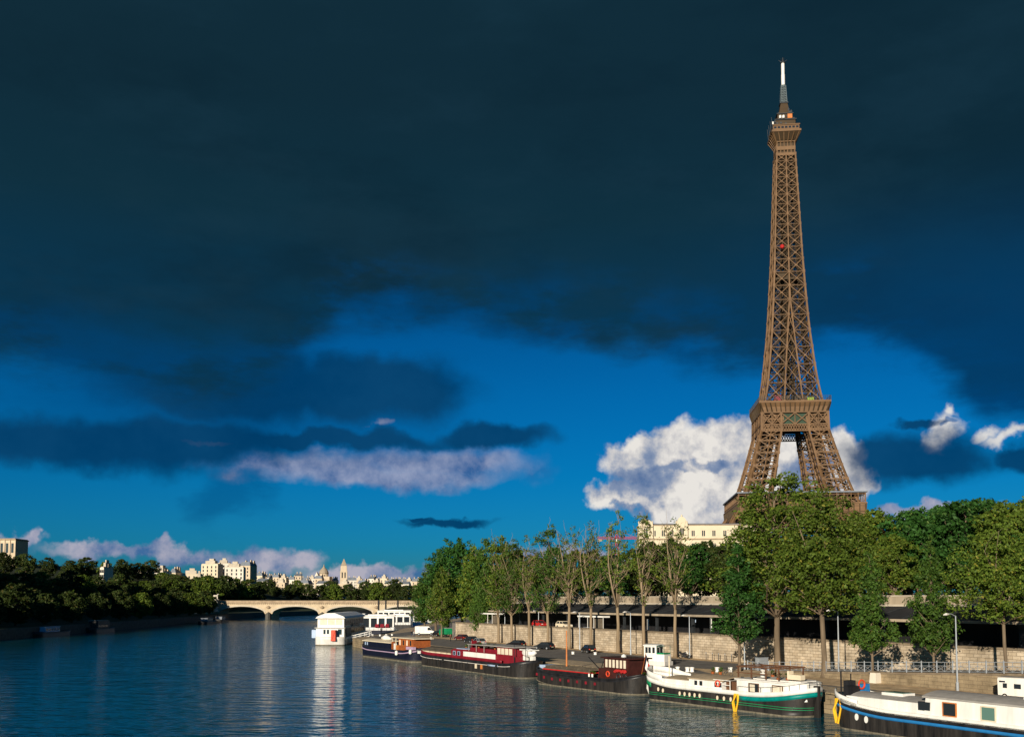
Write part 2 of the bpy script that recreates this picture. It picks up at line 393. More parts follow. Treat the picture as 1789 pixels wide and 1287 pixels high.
m_bridge = mat('bridge_stone', (0.50, 0.40, 0.27), 0.85, 0.18, 0.3, 0.1); m_shadestone = mat('shade_toned_stone', (0.10, 0.095, 0.08), 0.8, 0.4, 0.8); m_bridge2 = mat('bridge_parapet_stone', (0.33, 0.25, 0.165), 0.85, 0.3, 0.5)  # dark stone: shade on the piers and far quay wall put into colour
m_white = mat('white_paint', (0.76, 0.74, 0.69), 0.45, 0.16, 1.1, streak=True); m_white2 = mat('worn_white_paint', (0.66, 0.63, 0.58), 0.5, 0.16, 1.0, streak=True)
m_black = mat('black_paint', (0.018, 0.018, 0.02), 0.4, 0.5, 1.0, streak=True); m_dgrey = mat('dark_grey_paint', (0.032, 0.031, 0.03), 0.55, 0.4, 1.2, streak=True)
m_hull = mat('tarred_hull', (0.016, 0.016, 0.017), 0.45, 0.5, 1.4, streak=True, col2=(0.032, 0.028, 0.025))
m_grime = mat('waterline_grime', (0.16, 0.14, 0.10), 0.9, 0.5, 2.5, 0.3)
m_navy = mat('navy_paint', (0.008, 0.010, 0.024), 0.4, 0.3, 1.0); m_purple = mat('mauve_stripe', (0.42, 0.30, 0.42), 0.5, 0.1)
m_maroon = mat('maroon_paint', (0.20, 0.012, 0.022), 0.45, 0.25, 1.0, streak=True); m_red = mat('red_paint', (0.42, 0.02, 0.018), 0.5, 0.2)
m_teal = mat('teal_paint', (0.0, 0.20, 0.175), 0.45, 0.25, 1.5); m_green = mat('green_paint', (0.01, 0.22, 0.085), 0.45, 0.25, 1.5)
m_blue = mat('blue_paint', (0.02, 0.17, 0.42), 0.45, 0.15, 1.5); m_pblue = mat('pale_blue_paint', (0.36, 0.46, 0.62), 0.5, 0.15)
m_tan = mat('tan_deck', (0.36, 0.28, 0.185), 0.85, 0.25, 1.2); m_dtan = mat('brown_tarpaulin', (0.13, 0.105, 0.075), 0.9, 0.35, 1.0, 0.3)
m_greyroof = mat('grey_roof_felt', (0.32, 0.30, 0.275), 0.85, 0.2, 1.0); m_cream = mat('cream_paint', (0.68, 0.58, 0.42), 0.6, 0.1)
m_wood = mat('varnished_wood', (0.30, 0.085, 0.025), 0.45, 0.3, 2.5); m_dwood = mat('dark_wood', (0.12, 0.055, 0.028), 0.7, 0.3, 2.0)
m_orange = mat('orange_paint', (0.52, 0.17, 0.04), 0.5, 0.15); m_yellow = mat('yellow_rope', (0.75, 0.42, 0.01), 0.7, 0.2); m_lred = mat('lifebuoy_red', (0.62, 0.06, 0.02), 0.5, 0.1)
m_glass = glass_mat('dark_glass'); m_gglass = glass_mat('green_glass', (0.10, 0.19, 0.16), 0.1, 0.6); m_curt = mat('curtain_cloth', (0.66, 0.58, 0.45), 0.8, 0.15)
m_brown = mat('dark_red_brown', (0.05, 0.014, 0.012), 0.5, 0.3); m_tyre = mat('rubber', (0.016, 0.016, 0.016), 0.85)
m_steel = mat('galvanised_steel', (0.38, 0.41, 0.44), 0.45, 0.15, metal=0.4); m_darkmetal = mat('dark_metal', (0.04, 0.045, 0.05), 0.5, 0.3, metal=0.3)
m_iron = mat('tower_iron', (0.158, 0.090, 0.043), 0.6, 0.25, 0.15, spec=0.25); m_iron2 = mat('tower_iron_shade', (0.058, 0.038, 0.020), 0.65, 0.2, 0.15, spec=0.2)  # second iron is a darker copy, interior shade put into its colour
m_zinc = mat('zinc_roof', (0.16, 0.18, 0.21), 0.55, 0.2, 0.4); m_slate = mat('slate_roof', (0.022, 0.023, 0.026), 0.8, 0.3, 0.5)
m_facade = mat('limestone_facade', (0.62, 0.53, 0.38), 0.85, 0.12, 0.15); m_facade2 = mat('pale_facade', (0.66, 0.60, 0.50), 0.85, 0.12, 0.15); m_facade3 = mat('warm_facade', (0.55, 0.44, 0.31), 0.85, 0.15, 0.15)
m_winpane = glass_mat('window_pane', (0.03, 0.035, 0.04), 0.12, 0.5)
m_bark = mat('grey_brown_bark', (0.155, 0.115, 0.075), 0.9, 0.4, 1.4, 0.5, streak=True); m_dbark = mat('dark_bark', (0.055, 0.042, 0.03), 0.95, 0.4, 1.2, 0.4); m_pbark = mat('pale_bark', (0.25, 0.185, 0.115), 0.9, 0.4, 1.2, 0.4, streak=True)
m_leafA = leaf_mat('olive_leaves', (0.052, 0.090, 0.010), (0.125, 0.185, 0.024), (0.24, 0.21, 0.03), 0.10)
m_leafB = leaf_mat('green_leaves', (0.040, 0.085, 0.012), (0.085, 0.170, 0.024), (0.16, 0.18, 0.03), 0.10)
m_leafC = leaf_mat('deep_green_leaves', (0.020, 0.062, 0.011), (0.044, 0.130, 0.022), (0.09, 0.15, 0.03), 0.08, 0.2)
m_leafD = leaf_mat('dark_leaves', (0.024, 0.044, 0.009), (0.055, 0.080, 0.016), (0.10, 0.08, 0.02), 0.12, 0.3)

# ------------------------------------------------------------------ the setting
def sheet(name, poly, z, m_):
    b = MB(); b.add([(p[0], p[1], z) for p in poly], [tuple(range(len(poly)))])
    return struct(name, b, m_)
g = MB(); g.box(-9000, 9000, -3000, 15000, -4.5, -4.0); struct('ground', g, m_bed)
g = MB(); g.add([(-700, -400, 0), (700, -400, 0), (700, 1000, 0), (-700, 1000, 0)], [(0, 1, 2, 3)]); struct('river_water', g, m_water)
QZ, WZ, PZ, TZ = 2.2, 6.0, 11.0, 6.5
QS, QN = -150, 166
def b2(s, u): p = bank(s, u); return (p.x, p.y)
edge_pts = [(-150, 3.6), (60, 3.6), (105, 5.0), (144, 7.0), (164, 9.8), (167, 12.5)]
quay_poly = [b2(*p) for p in edge_pts] + [(-38, 268), (-37, 300), (-33, 420), (-24, 560), (-20, 640), (40, 640), (120, 400)] + [b2(QS, 60)]
g = MB(); g.prism(list(reversed(quay_poly)), -4, QZ, 0, 1); struct('quay_ground', g, [m_cobble, m_quay])
sheet('quay_road', [b2(-6, 9.5), b2(-6, 18.0), b2(31, 18.0), b2(34, 27.0), b2(100, 26.5), b2(170, 27.5), (12, 420), (16, 560), (-18, 560), (-27, 420), (-30, 300), b2(168, 15.5), b2(150, 13.0), b2(100, 10.5), b2(30, 9.0)][::1], QZ + 0.008, m_asph)
sheet('earth_verge', [b2(31, 27.2), b2(31, 29.9), b2(172, 29.9), b2(172, 27.6), b2(100, 26.7), b2(34, 27.1)], QZ + 0.012, m_dirt)
sheet('earth_strip', [b2(-60, 10.5), b2(-60, 17.9), b2(30, 17.9), b2(38, 14.5), b2(28, 10.2)], QZ + 0.012, m_dirt)
# the inclined street between the low wall and the high one
def ramp_z(s): return QZ + min(4.0, max(0.0, (28 - s) * 0.056))
g = MB(); ss = [32, 28, 20, 10, 0, -10, -20, -30, -44, -150]
vs = [];
for s in ss:
    for u, z in ((18.6, ramp_z(s) - 0.02), (29.95, ramp_z(s) - 0.02), (29.95, 1.0), (18.6, 1.0)): p = bank(s, u, z); vs.append(p)
fs = []
for i in range(len(ss) - 1):
    for k in range(4): fs.append((i * 4 + k, i * 4 + (k + 1) % 4, i * 4 + 4 + (k + 1) % 4, i * 4 + 4 + k))
g.add(vs, fs); struct('ramp_street', g, m_asph)
g = MB(); g.prism([b2(-150, 31.0), (900, -200), (1500, 900), (120, 900), (90, 500), b2(150, 75), b2(150, 31.0)], -4, WZ, 0); struct('upper_street', g, m_asph)
g = MB(); g.prism([b2(-150, 41.2), b2(-150, 84), b2(168, 84), b2(168, 52), b2(137.3, 41.2)][::-1], 1.0, PZ, 0, 1); struct('promenade', g, [m_gravel, m_grass])
# left bank of the picture, and the hill it climbs
LE = [(-150, -60), (-146, 60), (-147, 180), (-151, 287), (-155, 400), (-160, 486), (-166, 560), (-170, 640), (-150, 740), (-105, 830), (0, 905), (160, 960), (600, 1040)]
g = MB(); g.prism(list(reversed(LE + [(600, 4000), (-3000, 4000), (-3000, -60)])), -4, 3.2, 0, 1); struct('far_bank_ground', g, [m_grass, m_shadestone])
def bank_x(y):
    for (x0, y0), (x1, y1) in zip(LE, LE[1:]):
        if y0 <= y <= y1: return x0 + (x1 - x0) * (y - y0) / (y1 - y0)
    return LE[-1][0]
def smooth(a, b, x):
    t = min(1, max(0, (x - a) / (b - a))); return t * t * (3 - 2 * t)
def hill_z(x, y):
    if y < 780:
        d = bank_x(y) - x; h = 34 * smooth(18, 190, d) * (0.55 + 0.45 * smooth(100, 520, y))
        return 3.0 + h
    d = min(bank_x(780) - x, 999) if x < -150 else 0
    return 3.0 + max(34 * smooth(18, 190, d), 14 * smooth(830 + 0.3 * max(0, x + 100), 1150, y))
g = MB(); nx, ny = 40, 60; xs = [-1500 + 2100 * i / nx for i in range(nx + 1)]; xs = sorted(set([-1500, -1200, -1000, -850] + [-800 + 25 * i for i in range(56)])); ys = [-60 + 28 * j for j in range(60)]
vs = [(x, y, hill_z(x, y) if x < bank_x(y) - 14 or y > 930 + 0.16 * max(x, 0) else -1.5) for y in ys for x in xs]; w = len(xs)
fs = [(j * w + i, j * w + i + 1, (j + 1) * w + i + 1, (j + 1) * w + i) for j in range(len(ys) - 1) for i in range(w - 1)]
g.add(vs, fs); struct('hill', g, m_grass, True)

# ------------------------------------------------------------------ walls of the quay
def wall_run(name, label, pts, thick, zb, zt, m_, m_c, cope_h=0.28, over=0.12, cat='wall'):
    # pts: (s, u); zb, zt: functions of s; the wall is thickened inland
    t = thing(name, label, cat, bank(pts[0][0], pts[0][1], 0)); o = t.location
    def strip(u0, u1, f0, f1, mb):
        vs = []
        for s, u in pts:
            for uu, z in ((u + u0, f0(s)), (u + u1, f0(s)), (u + u1, f1(s)), (u + u0, f1(s))): vs.append(bank(s, uu, z) - o)
        n = len(pts); fs = [(0, 1, 2, 3), tuple(reversed([(n - 1) * 4 + k for k in range(4)]))]
        for i in range(n - 1):
            for k in range(4): fs.append((i * 4 + k, i * 4 + 4 + k, i * 4 + 4 + (k + 1) % 4, i * 4 + (k + 1) % 4))
        mb.add(vs, fs); return mb
    strip(0, thick, zb, lambda s: zt(s) - cope_h, MB()).build('masonry', m_, t)
    strip(-over, thick + over, lambda s: zt(s) - cope_h, zt, MB()).build('coping', m_c, t)
    return t
wall_run('embankment_wall', 'long pale limestone retaining wall behind the row of tall quay trees', [(s, 30.0) for s in range(-150, 150, 8)], 0.95, lambda s: 1.0, lambda s: WZ + 0.35, m_wall, m_cope)
wall_run('ramp_wall', 'low tan stone wall under the white metal railing', [(s, 18.0) for s in range(-60, 33, 4)], 0.5, lambda s: 1.8, lambda s: ramp_z(s) + 0.12, m_lowwall, m_cope, 0.22, 0.06)
wall_run('promenade_parapet', 'weathered concrete parapet running along the top of the station roof', [(s, 40.6) for s in range(-150, 140, 7)], 0.5, lambda s: PZ - 0.1, lambda s: PZ + 1.55, m_conc, m_pale, 0.16, 0.08)

# undergrowth closing the view under the park trees
#HEDGE

# railing on the low wall
t = thing('metal_railing', 'white metal railing with crossed panels on top of the low quay wall', 'railing', bank(28, 18.25, 0)); o = t.location
post = None; panel = None; xs_ = [30 - 2.0 * i for i in range(24)]
for i, s in enumerate(xs_):
    b = bank(s, 18.25, ramp_z(s) + 0.12) - o
    if post is None:
        m = MB(); m.box(-0.055, 0.055, -0.055, 0.055, 0, 1.22); m.frus((0.07, 0.07), 1.22, (0.02, 0.02), 1.34); post = m.build('post', m_steel, t); q = post
    else: q = post.copy(); COL.objects.link(q); q.parent = t
    q.location = b
for i in range(len(xs_) - 1):
    a = bank(xs_[i], 18.25, ramp_z(xs_[i]) + 0.12) - o; b = bank(xs_[i + 1], 18.25, ramp_z(xs_[i + 1]) + 0.12) - o
    m = MB(); up = Vector((0, 0, 1))
    m.bar(a + up * 1.15, b + up * 1.15, 0.06); m.bar(a + up * 0.12, b + up * 0.12, 0.045); m.bar(a + up * 0.75, b + up * 0.75, 0.045)
    mid = (a + b) / 2
    for p, q in ((a, mid), (mid, b)):
        m.bar(p + up * 0.14, q + up * 0.74, 0.035); m.bar(p + up * 0.74, q + up * 0.14, 0.035)
    m.bar(mid + up * 0.12, mid + up * 1.15, 0.035)
    m.build('crossed_panel', m_steel, t)

# ------------------------------------------------------------------ the covered station on the upper street
t = thing('station_canopy', 'long dark sloping station roof on columns above the retaining wall', 'station roof', bank(0, 36, WZ)); o = t.location
def srun(mb, s0, s1, prof, mi=0):                           # prof: (u, z) outline swept along the quay
    n = len(prof)
    vs = [bank(s0, u, z) - o for u, z in prof] + [bank(s1, u, z) - o for u, z in prof]
    mb.add(vs, [(i, n + i, n + (i + 1) % n, (i + 1) % n) for i in range(n)] + [tuple(range(n)), tuple(reversed(range(n, 2 * n)))], mi)
    return mb
srun(MB(), -150, 137, [(32.6, 9.35), (40.5, 10.95), (40.5, 10.7), (32.6, 9.1)]).build('roof', m_slate, t)
srun(MB(), -150, 137, [(32.3, 9.0), (32.3, 9.36), (32.58, 9.36), (32.58, 9.0)]).build('gutter_beam', m_conc, t)
srun(MB(), -150, 137, [(40.2, 10.97), (40.2, 11.25), (40.48, 11.25), (40.48, 10.97)]).build('cornice_band', m_pale, t)
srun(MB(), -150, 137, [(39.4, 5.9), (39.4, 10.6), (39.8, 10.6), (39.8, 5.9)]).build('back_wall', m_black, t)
rb = MB()
for i in range(53):
    s = -140 + i * 5.2
    rb.bar(bank(s, 32.7, 9.50) - o, bank(s, 40.3, 11.02) - o, 0.14, 0.16)
rb.build('roof_batten', m_darkmetal, t)
first = None
for i in range(27):
    s = -130 + i * 10
    if first is None:
        m = MB(); m.box(-0.28, 0.28, -0.28, 0.28, 0, 0.5); m.box(-0.2, 0.2, -0.2, 0.2, 0.5, 2.5); m.frus((0.2, 0.2), 2.5, (0.5, 0.28), 3.0)
        first = m.build('column', m_darkmetal, t); q = first; q.rotation_euler = (0, 0, BA)
    else: q = first.copy(); COL.objects.link(q); q.parent = t
    q.location = bank(s, 33.6, WZ + 0.0) - o

# ------------------------------------------------------------------ the iron lattice tower
TC = Vector((159.5, 555.0, TZ)); TROT = R(-6.0)
def itp(tab, z):
    for (z0, a), (z1, b) in zip(tab, tab[1:]):
        if z <= z1: return a + (b - a) * (z - z0) / (z1 - z0)
    return tab[-1][1]
WO = [(0, 62), (15, 54.5), (30, 46.5), (45, 38), (57, 31), (64, 28), (75, 24.6), (90, 20.6), (100, 18.1), (106, 17.0), (115, 15.9), (122, 14.4), (135, 12.7), (160, 10.2), (180, 8.9), (200, 7.8), (242, 6.1), (264, 5.2), (280, 4.9)]
LW = [(0, 18), (57, 14.5), (64, 13.6), (90, 11.4), (115, 9.7)]
def tower():
    t = thing('lattice_tower', 'tall brown iron lattice tower rising above the riverside trees', 'tower', TC, TROT)
    # four splayed legs up to the second platform
    def leg_mesh(sx_, sy_):
        m = MB()
        zs = [0, 14, 28, 40, 50, 57, 63, 71, 79, 86.5, 93.5, 100, 106, 110.5]
        def cn(z):
            w = itp(WO, z); l = itp(LW, z)
            return [Vector((sx_ * a, sy_ * b, z)) for a, b in ((w, w), (w - l, w), (w - l, w - l), (w, w - l))]
        for z0, z1 in zip(zs, zs[1:]):
            a, b = cn(z0), cn(z1)
            for k in range(4):
                k2 = (k + 1) % 4
                m.bar(a[k], b[k], 1.05, 1.05)
                m.bar(a[k], a[k2], 0.6, 0.7)
                m.bar(a[k], b[k2], 0.4, 0.45); m.bar(a[k2], b[k], 0.4, 0.45)
                # a finer web and a middle stringer
                ma_, mb_ = (a[k] + a[k2]) / 2, (b[k] + b[k2]) / 2
                m.bar(ma_, mb_, 0.55)
                c = (ma_ + mb_) / 2
                m.bar((a[k] + b[k]) / 2, (a[k2] + b[k2]) / 2, 0.4)
                for p in (a[k], a[k2], b[k], b[k2]):
                    q = (p + ma_ + mb_) / 3
                    m.bar((p + c) / 2, ma_ if p in (a[k], a[k2]) else mb_, 0.18)
                m.box(*sum([[x - 0.75, x + 0.75] for x in b[k]], []), 0)
            # the lift track and stairs inside
            ca = sum(a, Vector()) / 4; cb_ = sum(b, Vector()) / 4
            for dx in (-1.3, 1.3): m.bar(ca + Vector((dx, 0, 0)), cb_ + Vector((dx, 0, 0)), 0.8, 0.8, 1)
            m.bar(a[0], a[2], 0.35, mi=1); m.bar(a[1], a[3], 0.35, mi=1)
        return m
    for sx_ in (-1, 1):
        for sy_ in (-1, 1):
            leg_mesh(sx_, sy_).build('leg', [m_iron, m_iron2], t)
    # arches between the legs under the first platform
    for k in range(4):
        m = MB(); pts = []
        for i in range(25):
            a = math.pi * i / 24
            pts.append(Vector((-37 * math.cos(a), -36 - 10 * (1 - math.sin(a)), 8 + 38 * math.sin(a))))
        for dz in (0, -3.2):
            for p, q in zip(pts, pts[1:]):
                f = 1 if dz == 0 else 0.925
                m.bar(Vector((p.x * f, p.y, p.z + dz)), Vector((q.x * f, q.y, q.z + dz)), 0.8)
        for i, (p, q) in enumerate(zip(pts, pts[1:])):
            m.bar(p, Vector((q.x * 0.925, q.y, q.z - 3.2)), 0.35); m.bar(q, Vector((p.x * 0.925, p.y, p.z - 3.2)), 0.35)
        o = m.build('arch', m_iron, t); o.rotation_euler = (0, 0, k * math.pi / 2)
    # first platform: truss, frieze, gallery, roof
    p1 = MB()
    H1 = 33.2
    p1.frus((H1, H1), 51.0, (H1 + 0.5, H1 + 0.5), 56.6); p1.box(-H1 - 0.9, H1 + 0.9, -H1 - 0.9, H1 + 0.9, 56.6, 57.3)
    p1.box(-H1 - 0.7, H1 + 0.7, -H1 - 0.7, H1 + 0.7, 50.3, 51.0)
    P1 = p1.build('first_platform', m_iron, t)
    fr = MB()
    for k in range(4):
        c, s = math.cos(k * math.pi / 2), math.sin(k * math.pi / 2)
        rt = lambda x, y, z: Vector((x * c - y * s, x * s + y * c, z))
        n = 22
        for i in range(n + 1):
            x = -H1 + 2 * H1 * i / n
            fr.bar(rt(x, -H1 - 0.25, 51.0), rt(x, -H1 - 0.75, 56.6), 0.45)
        for z in (52.4, 55.4): fr.bar(rt(-H1, -H1 - 0.35, z), rt(H1, -H1 - 0.35, z), 0.22)
    fr.build('frieze', m_iron2, P1)
    tr = MB()
    for k in range(4):
        c, s = math.cos(k * math.pi / 2), math.sin(k * math.pi / 2)
        rt = lambda x, y, z: Vector((x * c - y * s, x * s + y * c, z)); n = 16; w = H1 - 1.0
        for i in range(n):
            x0, x1 = -w + 2 * w * i / n, -w + 2 * w * (i + 1) / n
            tr.bar(rt(x0, -w, 45), rt(x1, -w, 50.2), 0.45); tr.bar(rt(x1, -w, 45), rt(x0, -w, 50.2), 0.45); tr.bar(rt(x0, -w, 45), rt(x0, -w, 50.2), 0.45)
        tr.bar(rt(-w, -w, 45), rt(w, -w, 45), 0.8)
    tr.build('truss', m_iron, P1)
    ga = MB()
    for k in range(4):
        c, s = math.cos(k * math.pi / 2), math.sin(k * math.pi / 2)
        rt = lambda x, y, z: Vector((x * c - y * s, x * s + y * c, z)); n = 18
        for i in range(n + 1):
            x = -H1 + 2 * H1 * i / n
            ga.bar(rt(x, -H1 - 0.2, 57.3), rt(x, -H1 - 0.2, 62.6), 0.42)
        ga.bar(rt(-H1, -H1 - 0.5, 58.5), rt(H1, -H1 - 0.5, 58.5), 0.2); ga.bar(rt(-H1, -H1 - 0.3, 61.8), rt(H1, -H1 - 0.3, 61.8), 0.35)
    ga.build('gallery', m_iron, P1)
    pv = MB()
    for k in range(4):
        c, s = math.cos(k * math.pi / 2), math.sin(k * math.pi / 2)
        x0, x1, y0, y1 = -18, 18, -30.5, -23
        q = [(x0 * c - y0 * s, x0 * s + y0 * c), (x1 * c - y0 * s, x1 * s + y0 * c), (x1 * c - y1 * s, x1 * s + y1 * c), (x0 * c - y1 * s, x0 * s + y1 * c)]
        pv.prism(q, 57.3, 62.4)
    pv.build('pavilion', m_iron2, P1)
    rf = MB()
    for k in range(4):
        c, s = math.cos(k * math.pi / 2), math.sin(k * math.pi / 2)
        q = [(-34.4, -34.4), (34.4, -34.4), (28.5, -28.5), (-28.5, -28.5)]
        q = [(x * c - y * s, x * s + y * c) for x, y in q]
        rf.prism(q, 62.6, 63.3)
    rf.build('roof', m_zinc, P1)
    # second platform
    p2 = MB(); H2 = 19.6
    p2.frus((18.0, 18.0), 109.6, (18.3, 18.3), 112.6); p2.frus((18.3, 18.3), 112.6, (H2, H2), 114.9); p2.box(-H2, H2, -H2, H2, 114.9, 115.9)
    P2 = p2.build('second_platform', m_iron, t)
    br = MB(); fz = MB(); rl = MB(); nt_ = MB()
    for k in range(4):
        c, s = math.cos(k * math.pi / 2), math.sin(k * math.pi / 2)
        rt = lambda x, y, z: Vector((x * c - y * s, x * s + y * c, z))
        for i in range(15):
            x = -17.2 + 34.4 * i / 14
            br.bar(rt(x, -18.3, 109.8), rt(x * 1.1, -H2 + 0.1, 114.7), 0.4, 0.7)
        w = 18.3
        for x in (-18.2, -7.6, 7.6, 18.2): fz.bar(rt(x, -w - 0.1, 99.0), rt(x * 0.985, -w + 0.1, 109.6), 0.9)
        for z in (99.0, 102.6, 109.4): fz.bar(rt(-w, -w - 0.1, z), rt(w, -w - 0.1, z), 0.7, 0.6)
        for i in range(26):                                                # pierced band
            x0, x1 = -w + 2 * w * i / 26, -w + 2 * w * (i + 1) / 26
            fz.bar(rt(x0, -w, 99.2), rt(x1, -w, 102.4), 0.42); fz.bar(rt(x1, -w, 99.2), rt(x0, -w, 102.4), 0.42)
        for x0, x1 in ((-17.6, -12.6), (-12.6, -7.6), (-7.6, 0), (0, 7.6), (7.6, 12.6), (12.6, 17.6)):
            fz.bar(rt(x0, -w, 102.8), rt(x1, -w, 109.2), 0.55); fz.bar(rt(x1, -w, 102.8), rt(x0, -w, 109.2), 0.55)
            fz.bar(rt(x1, -w, 102.8), rt(x1, -w, 109.2), 0.4)
        n = 30
        for i in range(n + 1):
            x = -H2 + 2 * H2 * i / n; rl.bar(rt(x, -H2 + 0.2, 115.9), rt(x, -H2 + 0.2, 118.3), 0.14)
        for z in (117.1, 118.3): rl.bar(rt(-H2, -H2 + 0.2, z), rt(H2, -H2 + 0.2, z), 0.16)
        q = [rt(-7.2, -w + 0.9, 103), rt(7.2, -w + 0.9, 103), rt(7.0, -w + 1.0, 109), rt(-7.0, -w + 1.0, 109)]
        nt_.add(q, [(0, 1, 2, 3)]); nt_.add([v + rt(0, 0.12, 0) for v in q], [(0, 3, 2, 1)])
    br.build('bracket_cornice', m_iron2, P2); fz.build('lattice_frieze', m_iron, P2); rl.build('balustrade', m_darkmetal, P2)
    nt_.build('green_netting', mat('green_netting', (0.035, 0.06, 0.04), 0.9), P2)
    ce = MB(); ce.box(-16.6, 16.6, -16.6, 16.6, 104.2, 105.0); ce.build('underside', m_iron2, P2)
    sh = MB()
    for x in (-5, 5):
        sh.box(x - 3.4, x + 3.4, -10.5, 10.5, 115.9, 121.0)
    sh.build('shop_pavilion', m_iron2, P2)
    ng = MB(); ng.box(7.5, 11.0, -15.5, -13.5, 115.9, 118.2); ng.build('yellow_green_awning', mat('lime_canvas', (0.30, 0.42, 0.06), 0.8), P2)
    rp = MB(); rp.box(-10.2, -6.4, -13.4, -12.0, 116.4, 120.2); rp.build('red_panel', m_maroon, P2)
    # the upper shaft
    m = MB(); zs = [115.9]
    h = 11.3
    while zs[-1] < 262: zs.append(zs[-1] + h); h *= 0.952
    zs[-1] = 263.0
    GI = [(115.9, 5.1), (179.5, 0.0), (400, 0.0)]
    for z0, z1 in zip(zs, zs[1:]):
        w0, w1, g0, g1 = itp(WO, z0), itp(WO, z1), itp(GI, z0), itp(GI, z1)
        th = 0.85 if z0 < 200 else 0.72; td = 0.38 if z0 < 200 else 0.33
        for k in range(4):
            c, s = math.cos(k * math.pi / 2), math.sin(k * math.pi / 2)
            rt = lambda x, y, z: Vector((x * c - y * s, x * s + y * c, z))
            A = [rt(x, -w0, z0) for x in (-w0, -g0, g0, w0)]; B = [rt(x, -w1, z1) for x in (-w1, -g1, g1, w1)]
            m.bar(A[0], B[0], th * 1.15)
            m.bar(A[1], B[1], th * 0.9)
            if g0 > 0.05: m.bar(A[2], B[2], th * 0.9)
            for i in (0, 2):
                m.bar(A[i], B[i + 1], td); m.bar(A[i + 1], B[i], td); m.bar(B[i], B[i + 1], td * 0.9)
                mid = (A[i] + A[i + 1] + B[i] + B[i + 1]) / 4
                m.bar(mid - rt(0.6, 0, 0), mid + rt(0.6, 0, 0), 0.3, 1.0)
            for p in (B[1], B[0]): m.bar(p - Vector((0, 0, 0.8)), p + Vector((0, 0, 0.8)), th * 1.5)
            if g0 > 0.05:
                m.bar(A[1], B[2], td * 0.8); m.bar(A[2], B[1], td * 0.8)
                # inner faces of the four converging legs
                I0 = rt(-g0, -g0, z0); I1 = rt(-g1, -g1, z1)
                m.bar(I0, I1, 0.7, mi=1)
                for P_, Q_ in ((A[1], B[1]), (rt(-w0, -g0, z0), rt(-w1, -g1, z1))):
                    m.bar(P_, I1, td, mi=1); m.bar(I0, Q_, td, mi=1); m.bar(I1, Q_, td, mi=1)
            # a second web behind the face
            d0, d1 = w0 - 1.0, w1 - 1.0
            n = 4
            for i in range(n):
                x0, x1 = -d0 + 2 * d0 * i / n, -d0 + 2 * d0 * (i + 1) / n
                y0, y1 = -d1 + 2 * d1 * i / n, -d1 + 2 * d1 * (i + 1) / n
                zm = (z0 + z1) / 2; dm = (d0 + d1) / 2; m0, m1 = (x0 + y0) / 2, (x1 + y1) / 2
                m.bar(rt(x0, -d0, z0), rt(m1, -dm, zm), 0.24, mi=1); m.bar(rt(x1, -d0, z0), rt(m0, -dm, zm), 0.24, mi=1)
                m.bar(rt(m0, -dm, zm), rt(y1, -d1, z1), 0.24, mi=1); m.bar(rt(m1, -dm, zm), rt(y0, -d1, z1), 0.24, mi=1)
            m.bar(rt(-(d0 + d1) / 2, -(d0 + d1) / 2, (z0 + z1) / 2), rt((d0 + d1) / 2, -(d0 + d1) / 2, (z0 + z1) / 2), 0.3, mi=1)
        # landings: a frame with beams across
        for k in range(-2, 3):
            x = w1 * k / 2.6
            m.bar((x, -w1, z1), (x, w1, z1), 0.55, 0.35, 1); m.bar((-w1, x, z1), (w1, x, z1), 0.55, 0.35, 1)
    m.build('shaft', [m_iron, m_iron2], t)
    core = MB()
    cz = [115.9 + 5.2 * i for i in range(29)]
    for z0, z1 in zip(cz, cz[1:]):
        r = 3.0 if z0 < 200 else 2.3
        for dx, dy in ((-r, -r), (r, -r), (r, r), (-r, r)): core.bar((dx, dy, z0), (dx, dy, z1), 0.5)
        for a, b in (((-r, -r), (r, -r)), ((r, -r), (r, r)), ((r, r), (-r, r)), ((-r, r), (-r, -r))):
            core.bar((*a, z0), (*b, z1), 0.32); core.bar((*b, z0), (*a, z1), 0.32); core.bar((*a, z1), (*b, z1), 0.4)
        core.bar((0, 0, z0), (0, 0, z1), 1.5)
    core.build('lift_shaft', m_iron2, t)
    md = MB(); w = itp(WO, 193); md.box(-w + 0.6, w - 0.6, -w + 0.6, w - 0.6, 188.6, 189.4); md.box(-w * 0.72, w * 0.1, -w + 0.9, w - 1.5, 189.4, 193.0); md.build('intermediate_landing', m_iron2, t)
    rd = MB(); rd.lathe([(0.2, -1.3), (1.0, -0.9), (1.3, 0), (1.0, 0.9), (0.2, 1.3)], 10, (-3.6, -itp(WO, 207) - 0.8, 207.2)); rd.build('red_lamp_ball', m_red, t)
    # top: flaring brackets, cabin, stepped housings, cupola, mast
    m = MB()
    for k in range(4):
        c, s = math.cos(k * math.pi / 2), math.sin(k * math.pi / 2)
        rt = lambda x, y, z: Vector((x * c - y * s, x * s + y * c, z))
        for i in range(6):
            x = -4.9 + 9.8 * i / 5
            m.bar(rt(x, -5.1, 262.5), rt(x, -5.1, 271), 0.45); m.bar(rt(x, -5.1, 269.5), rt(x * 1.5, -8.0, 275.0), 0.4)
        m.bar(rt(-5.1, -5.2, 262.8), rt(5.1, -5.2, 262.8), 1.0, 1.6); m.bar(rt(-5.1, -5.15, 266.5), rt(5.1, -5.15, 266.5), 0.6, 2.2)
        m.bar(rt(-5.1, -5.15, 270.5), rt(5.1, -5.15, 270.5), 0.5)
    m.frus((4.6, 4.6), 262, (4.5, 4.5), 271.5, 1); m.frus((4.9, 4.9), 271.5, (8.0, 8.0), 275.2, 1); m.box(-8.3, 8.3, -8.3, 8.3, 275.2, 276.4)
    TP = m.build('top_platform', [m_iron, m_iron2], t)
